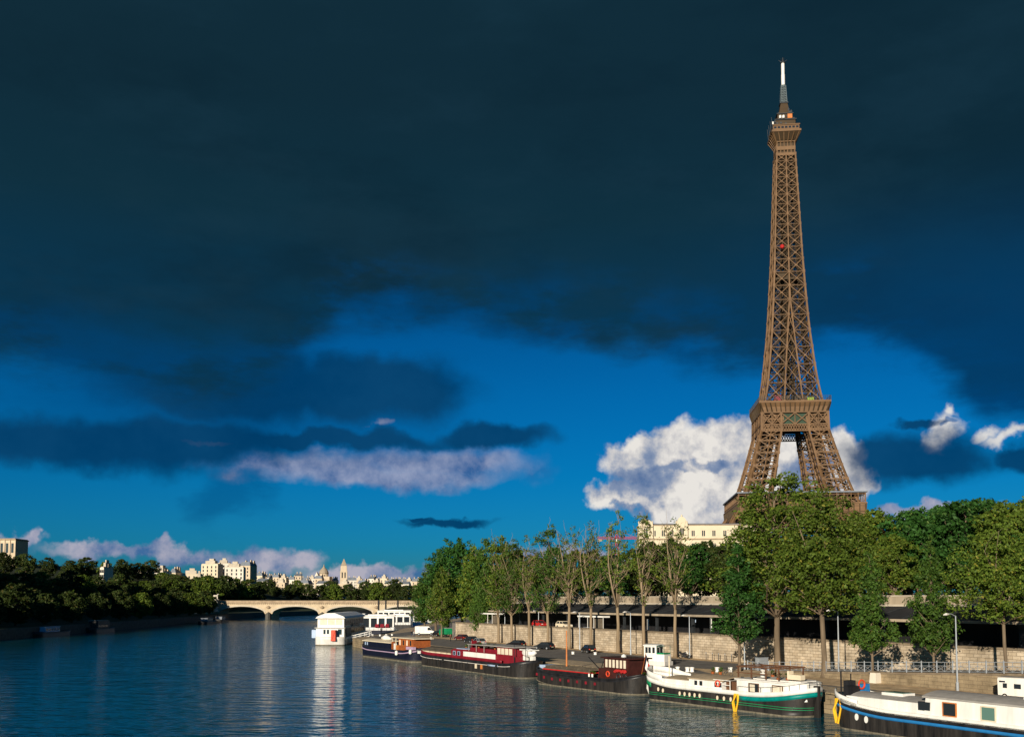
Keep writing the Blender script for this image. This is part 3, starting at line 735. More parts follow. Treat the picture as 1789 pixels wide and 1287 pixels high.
    m = MB(); m.box(-7.4, 7.4, -7.4, 7.4, 276.4, 279.2); m.box(-7.8, 7.8, -7.8, 7.8, 279.2, 279.7); m.build('observation_cabin', m_iron, TP)
    m = MB()
    for k in range(4):
        c, s = math.cos(k * math.pi / 2), math.sin(k * math.pi / 2)
        rt = lambda x, y, z: Vector((x * c - y * s, x * s + y * c, z))
        for i in range(7): m.bar(rt(-6.2 + i * 2.07 - 0.7, -7.45, 278.0), rt(-6.2 + i * 2.07 + 0.7, -7.45, 278.0), 0.12, 1.1)
    m.build('window', m_glass, TP)
    m = MB(); m.box(-5.6, 5.6, -5.6, 5.6, 279.7, 283.2, 0); m.box(-6.2, 6.2, -6.2, 6.2, 283.2, 283.6, 1); m.box(-4.2, 4.2, -4.2, 4.2, 283.6, 287.4, 0); m.box(-4.7, 4.7, -4.7, 4.7, 287.4, 287.8, 1)
    m.frus((3.2, 3.2), 287.8, (1.9, 1.9), 295.0, 0); m.box(-2.4, 2.4, -2.4, 2.4, 295.0, 295.5, 1)
    m.build('upper_cabin', [m_iron2, m_darkmetal], TP)
    m = MB(); rnd = random.Random(5)
    for i in range(34):
        a = rnd.uniform(0, 6.28); r = rnd.uniform(3.5, 7.6); z = 279.7 if r > 5.8 else (283.6 if r > 4.4 else 287.8); hh = rnd.uniform(1.2, 4.2)
        r2 = r / max(abs(math.cos(a)), abs(math.sin(a))) * 0.93 if r > 5.8 else r
        x, y = r2 * math.cos(a), r2 * math.sin(a); x = max(-7.4, min(7.4, x)); y = max(-7.4, min(7.4, y))
        m.bar((x, y, z - 0.3), (x, y, z + hh), 0.28); m.bar((x - 0.5, y, z + hh * 0.7), (x + 0.5, y, z + hh * 0.7), 0.3, 0.8)
    for i in range(4): m.bar((-7.7, -7.7 + 5 * i, 276.4), (-8.4, -7.7 + 5 * i, 284), 0.2)
    m.build('aerial_cluster', m_darkmetal, TP)
    m = MB()
    for x in (-3.0, -1.2): m.lathe([(0.7, 0), (0.7, 1.6)], 8, (x, -6.0, 284.0))
    m.lathe([(0.6, 0), (0.6, 1.5)], 8, (-7.4, -6.6, 280.2))
    m.build('white_dish', m_white, TP)
    m = MB(); m.box(1.2, 3.8, -5.9, -5.0, 284.0, 286.6); m.build('orange_box', m_orange, TP)
    m = MB()
    for z0 in range(10):
        z = 295.5 + z0 * 1.05; w0 = 1.7 - z0 * 0.05
        for dx, dy in ((-1, -1), (1, -1), (1, 1), (-1, 1)): m.bar((dx * w0, dy * w0, z), (dx * w0, dy * w0, z + 1.05), 0.35)
        for a, b in (((-1, -1), (1, -1)), ((1, -1), (1, 1)), ((1, 1), (-1, 1)), ((-1, 1), (-1, -1))):
            m.bar((a[0] * w0, a[1] * w0, z), (b[0] * w0, b[1] * w0, z + 1.05), 0.25); m.bar((a[0] * w0, a[1] * w0, z), (b[0] * w0, b[1] * w0, z), 0.3)
    m.lathe([(0.7, 295.5), (0.6, 307)], 8); m.lathe([(1.5, 305.6), (1.5, 306.6)], 10)
    AM = m.build('mast', mat('mast_steel', (0.10, 0.13, 0.14), 0.6), t)
    m = MB(); m.lathe([(1.0, 306.6), (1.05, 307.2), (1.05, 313), (0.95, 313.2), (0.95, 319.8), (0.8, 320.2)], 14); m.build('white_radome', m_white, AM)
    m = MB(); m.lathe([(1.5, 320.2), (1.5, 320.6), (0.5, 320.9), (0.3, 323.5)], 10)
    for a in range(6): m.bar((0, 0, 320.5), (2.4 * math.cos(a), 2.4 * math.sin(a), 322.2), 0.15)
    m.build('tip_aerial', m_darkmetal, AM)
    return t
tower()

# ------------------------------------------------------------------ trees
def crown_mesh(name, rng, clumps, leaves_per, leaf, m_):
    # clumps: list of (centre, radius); every leaf is its own small kite-shaped face
    C = np.array([c for c, r in clumps]); Rr = np.array([r for c, r in clumps])
    n = len(clumps) * leaves_per
    idx = np.repeat(np.arange(len(clumps)), leaves_per)
    d = rng.normal(size=(n, 3)); d /= np.linalg.norm(d, axis=1)[:, None]
    rad = Rr[idx] * (0.35 + 0.75 * rng.random(n)); d[:, 2] *= 0.72
    c = C[idx] + d * rad[:, None]
    nrm = d * 0.9 + rng.normal(size=(n, 3)) * 0.55 + np.array([0, 0, 0.45]); nrm /= np.linalg.norm(nrm, axis=1)[:, None]
    a = np.cross(nrm, rng.normal(size=(n, 3))); a /= np.linalg.norm(a, axis=1)[:, None]; b = np.cross(nrm, a)
    s = leaf * (0.6 + 0.8 * rng.random(n))
    a *= s[:, None]; b *= (s * 0.62)[:, None]
    V = np.stack([c - a, c + b * 0.9 - a * 0.1, c + a, c - b * 0.9 - a * 0.1], 1).reshape(-1, 3)
    me = bpy.data.meshes.new(name)
    me.vertices.add(n * 4); me.vertices.foreach_set('co', V.ravel())
    me.loops.add(n * 4); me.loops.foreach_set('vertex_index', np.arange(n * 4))
    me.polygons.add(n); me.polygons.foreach_set('loop_start', np.arange(0, n * 4, 4)); me.polygons.foreach_set('loop_total', np.full(n, 4))
    me.update(calc_edges=True); me.materials.append(m_)
    return me
def bend(p, q, rng, k, n=4):
    p = np.array(p, float); q = np.array(q, float); L_ = np.linalg.norm(q - p)
    off = rng.normal(size=3) * k * L_; off[2] = abs(off[2]) * 0.5
    return [tuple(p + (q - p) * t + off * math.sin(math.pi * t)) for t in np.linspace(0, 1, n)]
def tree_meshes(seed, H, base, prof, width, nclump, lpc, leaf, m_leaf, m_bark_, r0, clump_r=0.09, forks=0, limbs=26, lean=0.0, hollow=0.45, twigs=0):
    # prof(t) -> relative width for t from the crown's base (0) to its top (1)
    rng = np.random.default_rng(seed); tr = MB(); clumps = []
    zc = base
    ax = [(0.0, 0.0, 0.0)]
    topz = H * 0.93; n = 9
    for i in range(1, n + 1):
        t = i / n
        ax.append((lean * t * t * H + rng.normal() * 0.012 * H * t, rng.normal() * 0.012 * H * t, topz * t))
    def axis(z):
        k = min(n - 1e-6, max(0, z / topz * n)); i = int(k); f = k - i
        return np.array(ax[i]) * (1 - f) + np.array(ax[i + 1]) * f
    def rad(z): return r0 * (1 - 0.9 * min(1, z / topz)) ** 0.8 + 0.015
    stems = []
    if forks:
        zf = base * rng.uniform(0.75, 1.0)
        tr.tube([ax[0]] + [tuple(axis(zf * q)) for q in (0.08, 0.3, 0.6, 1.0)], [r0 * 1.35, r0, r0 * 0.9, r0 * 0.82, r0 * 0.75], 8)
        p0 = axis(zf)
        for k in range(forks):
            a = rng.uniform(0, 6.28) if k else rng.uniform(-0.5, 0.5)
            if k == 1: a = math.pi + rng.uniform(-0.6, 0.6)
            sp = width * rng.uniform(0.35, 0.75); zt = H * rng.uniform(0.78, 0.97)
            q = p0 + np.array([math.cos(a) * sp, math.sin(a) * sp, zt - zf])
            pts = bend(p0 - np.array([0, 0, 0.3]), q, rng, 0.05, 6)
            tr.tube(pts, [r0 * 0.62 * (1 - 0.87 * i / 5) for i in range(6)], 6)
            stems.append([np.array(p) for p in pts])
    else:
        tr.tube([(ax[0][0], ax[0][1], -0.3)] + [tuple(axis(topz * q)) for q in (0.02, 0.06, 0.15, 0.3, 0.45, 0.6, 0.75, 0.9, 1.0)], [r0 * 1.5, r0 * 1.25] + [rad(topz * q) for q in (0.06, 0.15, 0.3, 0.45, 0.6, 0.75, 0.9, 1.0)], 8)
    k = 0
    while len(clumps) < nclump and k < nclump * 30:
        k += 1
        t = rng.random(); w = prof(t)
        if rng.random() > w ** 1.3 + 0.03: continue
        a = rng.uniform(0, 2 * math.pi); lump = 1 + 0.22 * math.sin(3 * a + seed + 4 * t) + 0.15 * math.sin(5 * a - 2 * seed + 9 * t)
        q = hollow + (1 - hollow) * rng.random() ** 0.7
        r = width * w * lump * q
        z = zc + (H - zc) * t
        c = axis(min(z, topz)); c = np.array([c[0] + r * math.cos(a), c[1] + r * math.sin(a), z])
        clumps.append((c, H * clump_r * rng.uniform(0.55, 1.25) * (0.55 + 0.45 * w)))
    order = rng.permutation(len(clumps))[:limbs]
    for i in order:
        c, r = clumps[i]
        if stems:
            st = stems[int(rng.integers(len(stems)))]; best = min(((np.linalg.norm(p[:2] - c[:2]) + abs(p[2] - c[2] + (H * 0.12))), j) for j, p in enumerate(st)); p = st[best[1]]
            rr = max(0.03, r0 * 0.28 * (1 - best[1] / 6))
        else:
            z0 = max(base * 0.82, c[2] - np.linalg.norm(c[:2]) * rng.uniform(0.7, 1.4)); p = axis(z0); rr = max(0.03, rad(z0) * 0.45)
        pts = bend(p, c, rng, 0.08, 4)
        tr.tube(pts, [rr, rr * 0.75, rr * 0.5, 0.02], 5, cap=False)
        for j in range(twigs):
            e = c + rng.normal(size=3) * r * np.array([0.9, 0.9, 1.3]) + np.array([0, 0, r * 0.7])
            tr.tube([tuple(c * 0.6 + p * 0.4), tuple(c * 0.35 + e * 0.65), tuple(e)], [0.035, 0.025, 0.012], 4, cap=False)
    me_c = crown_mesh('crown', rng, clumps, lpc, leaf, m_leaf)
    me_t = bpy.data.meshes.new('trunk'); me_t.from_pydata(tr.v, [], tr.f); me_t.update(); me_t.materials.append(m_bark_)
    me_t.polygons.foreach_set('use_smooth', [True] * len(tr.f))
    return me_t, me_c
def place_tree(name, meshes, label, loc, H=1.0, wid=None, rot=0.0, group=None, cat='tree'):
    t = thing(name, label, cat, loc, rot, group, (wid or H, wid or H, H))
    for nm, me in zip(('trunk', 'crown'), meshes):
        o = bpy.data.objects.new(nm, me); COL.objects.link(o); o.parent = t
    return t
ORD = ['first', 'second', 'third', 'fourth', 'fifth', 'sixth', 'seventh', 'eighth', 'ninth', 'tenth', 'eleventh', 'twelfth', 'thirteenth', 'fourteenth', 'fifteenth', 'sixteenth', 'seventeenth', 'eighteenth', 'nineteenth', 'twentieth', 'twenty-first', 'twenty-second', 'twenty-third', 'twenty-fourth', 'twenty-fifth', 'twenty-sixth', 'twenty-seventh', 'twenty-eighth', 'twenty-ninth', 'thirtieth']
egg = lambda t: math.sin(math.pi * min(1, 0.12 + 0.88 * t) ** 0.75) ** 0.6
cone = lambda t: (min(1, t / 0.12) ** 0.6) * (1 - t) ** 0.62 * 1.05 + 0.02
ball = lambda t: max(0.02, 1 - (2 * t - 1) ** 2) ** 0.5
spread = lambda t: min(1, t / 0.35) * (1 - 0.65 * max(0, (t - 0.35) / 0.65) ** 1.6)
rt = random.Random(11)

# tall sparse trees along the foot of the retaining wall: (px, base y, top y, leaf amount)
sparse = [tree_meshes(100 + i, 25, 9.0, spread, 3.4, 84, 20, 0.20, m_leafA, m_pbark, 0.34, 0.045, forks=3, limbs=40, hollow=0.1, twigs=2) for i in range(4)]
medium = [tree_meshes(120 + i, 25, 7.5, egg, 3.8, 120, 32, 0.22, m_leafB if i else m_leafA, m_pbark, 0.33, 0.055, forks=2, limbs=60, hollow=0.1, twigs=1) for i in range(2)]
row = [(871, 1120, 930, 'm'), (894, 1118, 938, 'm'), (924, 1125, 935, 's'), (957, 1123, 912, 'm'), (994, 1131, 920, 's'), (1032, 1132, 912, 's'), (1079, 1138, 893, 's'), (1124, 1137, 898, 's'), (1178, 1143, 905, 's')]
notes = ['leafy and slightly leaning, standing beside the parked black hatchback', 'with a thin yellowish crown over a leaning trunk', 'with a rusty thin crown and a low fork', 'with a tall leafy spire above the canopy', 'with bare upright limbs behind the orange mast', 'with a thin crown and a straight split trunk', 'with two long bare limbs in a wide vee', 'forking low behind the white cabin', 'with faint bare twigs in front of the cream mansion']
for i, (px, by, ty, k) in enumerate(row):
    p = bank_at(px, 28.4, QZ); z = CAM_H + (HOR - ty) / F * p.y; h = z - QZ
    me = (medium if k == 'm' else sparse)[i % (2 if k == 'm' else 4)]
    t = place_tree('quay_tree', me, 'tall quay tree ' + notes[i], p, h / 25, rot=rt.uniform(0, 6.28), group='tall thin trees along the retaining wall')

# dense clump where the quay turns toward the bridge
clump_m = [tree_meshes(140 + i, 20, 4.0, egg, 4.6, 210, 40, 0.26, (m_leafB, m_leafC, m_leafA)[i], m_bark, 0.32, 0.07, limbs=40, hollow=0.15) for i in range(3)]
clump = [(742, 1.02, 1000, 282, 0, 'round green tree nearest the stone bridge at the end of the quay'), (762, 1.0, 962, 274, 0, 'green tree rising behind the white van on the quay'), (783, 1.0, 938, 268, 1, 'dark green tree with a jagged top above the quay clump'),
         (808, 1.0, 936, 262, 1, 'dark pointed tree with twin tips in the middle of the quay clump'), (832, 0.9, 955, 250, 2, 'olive tree standing in front of the white hoarding'), (852, 0.9, 942, 244, 0, 'light green tree at the right end of the dense quay clump'),
         (776, 0.6, 1028, 264, 1, 'low bushy tree between the white van and the white hoarding'), (838, 0.7, 1020, 232, 0, 'low leafy tree drooping over the parked silver car'), (772, 0.8, 990, 252, 2, 'small olive tree above the green lorry'), (880, 0.8, 938, 262, 2, 'olive tree seen through the thin quay trees')]
for px, wk, ty, d, k, lab in clump:
    x = (px - 894.5) / F * d; z = CAM_H + (HOR - ty) / F * d; h = z - QZ
    place_tree('leafy_tree', clump_m[k], lab, (x, d, QZ), h / 20, wk * h / 20, rt.uniform(0, 6.28), 'dense clump of trees on the quay')

# the two big planes and the right-hand one, the three saplings
def tree_px(px, by, ty, meshes, H0, wpx, w0, label, name, z0=None, pt=None, group=None, rot=0.0):
    p = pt or at(px, by, QZ); z = CAM_H + (HOR - ty) / F * p.y; h = z - p.z
    w = wpx / 2 * p.y / F
    return place_tree(name, meshes, label, p, h / H0, w / w0, rot, group)
big1 = tree_meshes(201, 28, 8.6, egg, 6.6, 330, 58, 0.21, m_leafA, m_bark, 0.36, 0.052, limbs=60, hollow=0.12)
big2 = tree_meshes(202, 24, 8.0, egg, 6.0, 300, 58, 0.20, m_leafA, m_bark, 0.36, 0.055, forks=3, limbs=50, hollow=0.12)
big3 = tree_meshes(203, 20, 7.3, egg, 6.2, 300, 58, 0.19, m_leafA, m_bark, 0.26, 0.058, forks=3, limbs=50, hollow=0.12)
tree_px(1358, 1166, 822, big1, 28, 196, 6.6, 'tallest olive green plane tree, its crown covering the tower platform', 'plane_tree')
tree_px(1440, 1183, 842, big2, 24, 178, 6.0, 'big plane tree with a forked trunk, standing before the low wall and railing', 'plane_tree', rot=0.4)
tree_px(1752, 0, 905, big3, 20, 170, 6.2, 'broad plane tree behind the railing above the parked motorhome', 'plane_tree', pt=bank_at(1752, 20.5, 3.9), rot=1.0)
sap = [tree_meshes(220 + i, 15, 3.6, cone, 2.7, 170, 46, 0.17, (m_leafC, m_leafB, m_leafB)[i], m_bark, 0.16, 0.055, limbs=36, hollow=0.1) for i in range(3)]
tree_px(1292, 1172, 950, sap[0], 15, 88, 2.7, 'deep green sapling before the stone wall, standing left of the grey utility cabinet', 'sapling_tree')
tree_px(1525, 1192, 962, sap[1], 15, 74, 2.7, 'slender sapling beside the white stone block on the earth strip', 'sapling_tree', rot=2.0)
tree_px(1633, 1200, 935, sap[2], 15, 78, 2.7, 'slender sapling next to the tall lamp post near the motorhome', 'sapling_tree', rot=4.0)

# park trees on the promenade behind the station roof
park_m = [tree_meshes(240 + i, 15, 2.5, ball, 5.2, 230, 44, 0.27, (m_leafD, m_leafC, m_leafA)[i], m_bark, 0.3, 0.075, limbs=26, hollow=0.3) for i in range(3)]
park = [(905, 962, 0, 58), (938, 970, 0, 50), (972, 955, 1, 60), (1006, 962, 0, 52), (1040, 962, 0, 60), (1072, 968, 1, 50), (1106, 960, 0, 58), (1140, 948, 0, 52), (1172, 942, 0, 60), (1205, 950, 1, 52), (1238, 946, 0, 60), (1270, 950, 0, 54), (1310, 950, 2, 62), (1350, 940, 0, 56), (1400, 935, 0, 60), (1450, 930, 2, 54), (1500, 905, 2, 60),
        (1530, 892, 2, 64), (1562, 935, 2, 50), (1590, 888, 1, 66), (1625, 896, 1, 58), (1655, 880, 1, 68), (1690, 872, 1, 60), (1722, 868, 1, 66), (1758, 880, 2, 58), (1800, 872, 2, 66), (1850, 880, 1, 60)]
park.sort()
for i, (px, ty, k, u) in enumerate(park):
    p = bank_at(px, u, PZ)
    z = CAM_H + (HOR - ty) / F * p.y; h = max(6.0, z - PZ)
    place_tree('park_tree', park_m[k], f"{('dull olive', 'deep green', 'light olive')[k]} park tree behind the promenade parapet, {ORD[i]} of that row from the left end", p, h / 15, max(0.75, min(1.1, h / 15)) * rt.uniform(0.95, 1.15), rt.uniform(0, 6.28), 'park trees behind the promenade parapet')
# undergrowth on the promenade
rng = np.random.default_rng(9)
cl = [(np.array(bank(float(s_), float(rng.uniform(70, 78)), PZ + float(rng.uniform(0.2, 4.6)))), rng.uniform(1.0, 1.7)) for s_ in np.arange(-60, 166, 0.42)]
o = bpy.data.objects.new('shrubbery', crown_mesh('shrubbery', rng, cl, 42, 0.3, m_leafC)); COL.objects.link(o); tag(o, None, None, None, 'stuff')
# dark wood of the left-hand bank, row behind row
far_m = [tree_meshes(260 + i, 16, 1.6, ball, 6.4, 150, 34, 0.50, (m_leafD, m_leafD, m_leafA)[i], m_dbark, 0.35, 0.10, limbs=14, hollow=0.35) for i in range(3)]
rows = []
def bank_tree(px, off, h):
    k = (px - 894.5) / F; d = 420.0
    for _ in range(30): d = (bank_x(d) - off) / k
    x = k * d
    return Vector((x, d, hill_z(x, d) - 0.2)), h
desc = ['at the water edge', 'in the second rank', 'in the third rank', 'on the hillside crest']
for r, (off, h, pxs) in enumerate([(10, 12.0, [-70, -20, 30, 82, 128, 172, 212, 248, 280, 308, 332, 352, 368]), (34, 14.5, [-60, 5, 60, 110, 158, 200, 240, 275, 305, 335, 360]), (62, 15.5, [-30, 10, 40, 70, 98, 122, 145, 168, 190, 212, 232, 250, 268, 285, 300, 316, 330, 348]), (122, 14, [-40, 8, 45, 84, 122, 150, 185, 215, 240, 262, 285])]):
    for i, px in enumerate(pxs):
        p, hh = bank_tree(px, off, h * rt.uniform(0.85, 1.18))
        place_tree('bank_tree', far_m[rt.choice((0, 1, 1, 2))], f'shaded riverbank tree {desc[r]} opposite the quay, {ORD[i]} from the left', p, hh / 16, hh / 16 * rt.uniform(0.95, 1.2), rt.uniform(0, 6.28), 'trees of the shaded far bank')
# round trees beyond the bridge
beyond = [(300, 1003, 690), (318, 1007, 680), (340, 1008, 690), (365, 1006, 690), (392, 1006, 700), (412, 1010, 710), (436, 1012, 740), (452, 1016, 770), (300, 1012, 640), (330, 1015, 660), (362, 1008, 655), (392, 1012, 690), (428, 1022, 800), (455, 1020, 850), (482, 1024, 880), (508, 1021, 900), (534, 1020, 915), (560, 1023, 920), (585, 1020, 925), (610, 1021, 930), (634, 1024, 935), (660, 1017, 900), (686, 1020, 900), (712, 1023, 880), (738, 1018, 900), (470, 1012, 960), (520, 1013, 985), (575, 1015, 1000), (640, 1016, 1010), (690, 1012, 1000)]
beyond.sort()
for i, (px, ty, d) in enumerate(beyond):
    x = (px - 894.5) / F * d; z0 = hill_z(x, d) - 0.5; h = CAM_H + (HOR - ty) / F * d - z0
    place_tree('round_tree', far_m[(0, 2, 0, 1)[i % 4]], f'round bushy tree beyond the stone bridge, {ORD[i]} from its left end', (x, d, z0), h / 16, max(0.9, h / 16) * 1.1, rt.uniform(0, 6.28), 'round trees beyond the bridge')

# ------------------------------------------------------------------ the stone bridge
BL, BR = Vector((-176, 588, 0)), Vector((-14, 573, 0))
BD = (BR - BL).normalized(); BLEN = (BR - BL).length
def bridge():
    t = thing('stone_bridge', 'pale stone bridge of five low arches crossing the river', 'bridge', BL, math.atan2(BD.y, BD.x))
    n, hw, zs, zc, zt = 5, 7.0, 2.6, 7.6, 9.6
    pitch = BLEN / n; pier = 3.6
    xs = []; zb = []
    for k in range(n):
        a = k * pitch + pier / 2; b = (k + 1) * pitch - pier / 2
        xs.append(a - 1e-3 if k == 0 else a); zb.append(-1.0)
        for i in range(21):
            u = -1 + 2 * i / 20; xs.append(a + (b - a) * (i / 20)); zb.append(zs + (zc - zs) * math.sqrt(max(0, 1 - u * u * 0.93)) if 0 < i < 20 else zs)
        xs.append(b); zb.append(-1.0)
    xs = [-6] + xs + [BLEN + 6]; zb = [-1] + zb + [-1]
    m = MB(); vs = []
    for x, z in zip(xs, zb): vs += [(x, -hw, z), (x, -hw, zt), (x, hw, zt), (x, hw, z)]
    fs = []
    for i in range(len(xs) - 1):
        o = i * 4
        for k in range(4): fs.append((o + k, o + 4 + k, o + 4 + (k + 1) % 4, o + (k + 1) % 4))
    m.add(vs, fs); m.build('arches', m_bridge, t)
    for k in range(n):
        m = MB(); a = k * pitch + pier / 2; b = (k + 1) * pitch - pier / 2; pts = []
        for i in range(21):
            u = -1 + 2 * i / 20; pts.append((a + (b - a) * i / 20, -hw - 0.06, zs + 0.45 + (zc - zs) * math.sqrt(max(0, 1 - u * u * 0.93))))
        for p, q in zip(pts, pts[1:]): m.bar(p, q, 0.3, 0.9)
        m.build('arch_ring', m_pale, t)
    m = MB(); m.box(-6, BLEN + 6, -hw - 0.55, hw + 0.55, zt, zt + 0.45); 
    x = -6
    while x < BLEN + 6: m.box(x, x + 0.55, -hw - 0.5, -hw - 0.02, zt - 0.55, zt - 0.003); x += 1.25
    m.build('cornice', m_bridge2, t)
    for y in (-hw - 0.2, hw + 0.2):
        m = MB(); m.box(-6, BLEN + 6, y - 0.2, y + 0.2, zt + 0.45, zt + 1.35); m.box(-6, BLEN + 6, y - 0.28, y + 0.28, zt + 1.35, zt + 1.55)
        for k in range(42): m.box(-5 + k * 4.1, -4.2 + k * 4.1, y - 0.24, y + 0.24, zt + 0.45, zt + 1.345)
        m.build('parapet', m_bridge2, t)
    first = None
    for k in range(1, n):
        if first is None:
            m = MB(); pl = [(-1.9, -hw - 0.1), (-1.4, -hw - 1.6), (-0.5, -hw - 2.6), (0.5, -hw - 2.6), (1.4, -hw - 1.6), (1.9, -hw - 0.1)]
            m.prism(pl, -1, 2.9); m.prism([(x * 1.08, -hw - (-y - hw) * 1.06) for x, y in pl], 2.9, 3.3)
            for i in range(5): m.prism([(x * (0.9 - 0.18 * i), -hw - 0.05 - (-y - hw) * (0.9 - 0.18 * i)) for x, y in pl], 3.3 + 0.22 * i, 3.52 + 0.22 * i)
            q = first = m.build('pier', m_shadestone, t)
            em = MB(); em.lathe([(0.1, 0), (1.1, 0.4), (1.25, 1.0), (0.8, 1.6), (0.2, 1.9)], 10, (0, -hw - 0.1, 6.2)); em.box(-1.6, 1.6, -hw - 0.2, -hw + 0.1, 6.9, 7.5)
            em.build('carved_emblem', m_bridge2, first)
        else:
            q = first.copy(); COL.objects.link(q); q.parent = t
            for ch in list(first.children): c = ch.copy(); COL.objects.link(c); c.parent = q
        q.location = (k * pitch, 0, 0)
bridge()
def horse_statue(label, p, h, rot):
    t = thing('equestrian_statue', label, 'statue', p, rot, 'statues at the end of the bridge')
    m = MB(); m.frus((1.9, 1.5), 0, (1.6, 1.2), 0.8); m.box(-1.35, 1.35, -1.0, 1.0, 0.8, h); m.box(-1.65, 1.65, -1.25, 1.25, h, h + 0.4); m.build('pedestal', m_facade2, t)
    m = MB(); z = h + 0.4
    m.tube([(-1.3, 0, z + 1.9), (-0.6, 0, z + 2.0), (0.5, 0, z + 1.95), (1.0, 0, z + 2.5), (1.35, 0, z + 3.1)], [0.5, 0.62, 0.6, 0.42, 0.28], 8)
    m.tube([(1.3, 0, z + 3.15), (1.9, 0, z + 2.7)], [0.26, 0.14], 6)
    for x in (-1.0, 0.7):
        for y in (-0.3, 0.3): m.tube([(x, y, z + 1.8), (x + 0.15, y, z + 0.9), (x, y, z - 0.02)], [0.22, 0.13, 0.12], 6)
    m.tube([(-1.4, 0, z + 2.0), (-1.8, 0, z + 1.2)], [0.16, 0.06], 5)
    m.build('horse', m_facade2, t, True)
    m = MB(); m.tube([(0.9, -0.9, z), (0.9, -0.85, z + 0.9), (0.9, -0.8, z + 1.5), (0.9, -0.8, z + 1.75), (0.9, -0.8, z + 1.95)], [0.25, 0.28, 0.3, 0.12, 0.18], 8)
    m.build('warrior_figure', m_facade2, t, True)
horse_statue('pale horse statue on a tall pedestal at the left end of the bridge', (-176, 579, 4.5), 7.0, 0.4)
horse_statue('smaller pale statue group half hidden by trees left of the bridge', (-193, 590, 3.2), 6.0, 1.2)

# dark mooring piles standing in front of the bridge
for i, (px, ty, by, d, lab) in enumerate([(662, 1050, 1072, 470, 'dark mooring pile, first of the three from the left, before the bridge'), (674.5, 1050, 1072, 470, 'dark mooring pile, middle one of the three before the bridge'), (695.5, 1050, 1073, 470, 'dark mooring pile, standing apart at the right before the bridge')]):
    x = (px - 894.5) / F * d; zt = CAM_H + (HOR - ty) / F * d
    t = thing('mooring_pile', lab, 'mooring pile', (x, d, -1), 0, 'mooring piles before the bridge')
    m = MB(); m.lathe([(0.42, 0), (0.42, zt + 0.9)], 12); m.build('shaft', m_black, t)
    m = MB(); m.lathe([(0.5, zt + 0.9), (0.5, zt + 1.15), (0.1, zt + 1.5)], 12); m.build('cap', m_darkmetal, t)

# ------------------------------------------------------------------ buildings
def windows_grid(t, x0, x1, z0, z1, nx, nz, y, mw, ww=0.45, wh=0.6, name='window', limit=60):
    # one window mesh, copied to every opening of the facade
    first = None; dx = (x1 - x0) / nx; dz = (z1 - z0) / nz
    for j in range(nz):
        for i in range(nx):
            cx, cz = x0 + dx * (i + 0.5), z0 + dz * (j + 0.5)
            if first is None:
                m = MB(); m.box(-dx * ww / 2, dx * ww / 2, -0.08, 0.1, -dz * wh / 2, dz * wh / 2); q = first = m.build(name, mw, t)
            else: q = first.copy(); COL.objects.link(q); q.parent = t
            q.location = (cx, y, cz)
def mansion():                                            # the cream building below the tower
    d = 400.0
    X = lambda px: (px - 894.5) / F * d
    Zp = lambda py: CAM_H + (HOR - py) / F * d
    x0, x1 = X(1118), X(1345); zt = Zp(917)
    t = thing('stone_mansion', 'cream stone mansion with curved gables showing between the trees below the tower', 'mansion', ((x0 + x1) / 2, d, WZ), R(-3)); W2 = (x1 - x0) / 2; H = zt - WZ
    m = MB(); m.box(-W2, W2, 0, 14, 0, H - 5.7); m.box(-W2 + 0.25, W2 - 0.25, 0.25, 13.8, H - 5.7, H); m.build('wall', m_facade, t)
    m = MB(); m.box(-W2 - 0.3, W2 + 0.3, -0.45, 14.3, H - 5.9, H - 5.4); m.box(-W2 - 0.1, W2 + 0.1, -0.1, 14.1, H, H + 0.35); m.build('cornice', m_bridge2, t)
    m = MB(); m.frus((W2 - 0.3, 6.5), H + 0.35, (W2 - 1.2, 5.0), H + 0.9, 0, (0, 7), (0, 7)); m.build('roof', m_zinc, t)
    for px, w, hh in ((1129, 3.0, 1.6), (1192, 2.4, 2.6)):
        cx = X(px) - (x0 + x1) / 2
        pr = [(cx - w, H - 5.4), (cx + w, H - 5.4), (cx + w, H + 0.2), (cx + w * 0.92, H + 0.9)] + [(cx + w * 0.8 * math.cos(a), H + 0.9 + hh * math.sin(a)) for a in [math.pi * i / 10 for i in range(11)]] + [(cx - w * 0.92, H + 0.9), (cx - w, H + 0.2)]
        m = MB(); m.extr(pr, -0.9, 0.24); m.lathe([(0.3, 0), (0.45, 0.4), (0.1, 1.0)], 8, (cx, -0.3, H + 0.9 + hh)); 
        for s in (-1, 1): m.lathe([(0.35, 0), (0.4, 0.5), (0.12, 1.1)], 8, (cx + s * w * 0.9, -0.3, H + 0.8))
        g = m.build('gable', m_facade, t)
        m = MB(); m.box(cx - 0.75, cx - 0.1, -1.0, -0.8, H - 4.2, H - 1.2); m.box(cx + 0.1, cx + 0.75, -1.0, -0.8, H - 4.2, H - 1.2); m.build('gable_window', m_winpane, g)
    m0 = None
    for px in (1144, 1160, 1175, 1212, 1230, 1248, 1267, 1286, 1305, 1324):
        cx = X(px) - (x0 + x1) / 2
        for zz, hgt in ((H - 3.3, 2.3), (H - 9.0, 3.2), (H - 14.0, 3.2), (H - 19.5, 3.2)):
            m = MB(); m.box(cx - 0.62, cx - 0.12, -0.06 if zz < H - 5 else 0.19, 0.4, zz - hgt / 2, zz + hgt / 2); m.box(cx + 0.12, cx + 0.62, -0.06 if zz < H - 5 else 0.19, 0.4, zz - hgt / 2, zz + hgt / 2)
            m.build('window', m_winpane, t)
mansion()
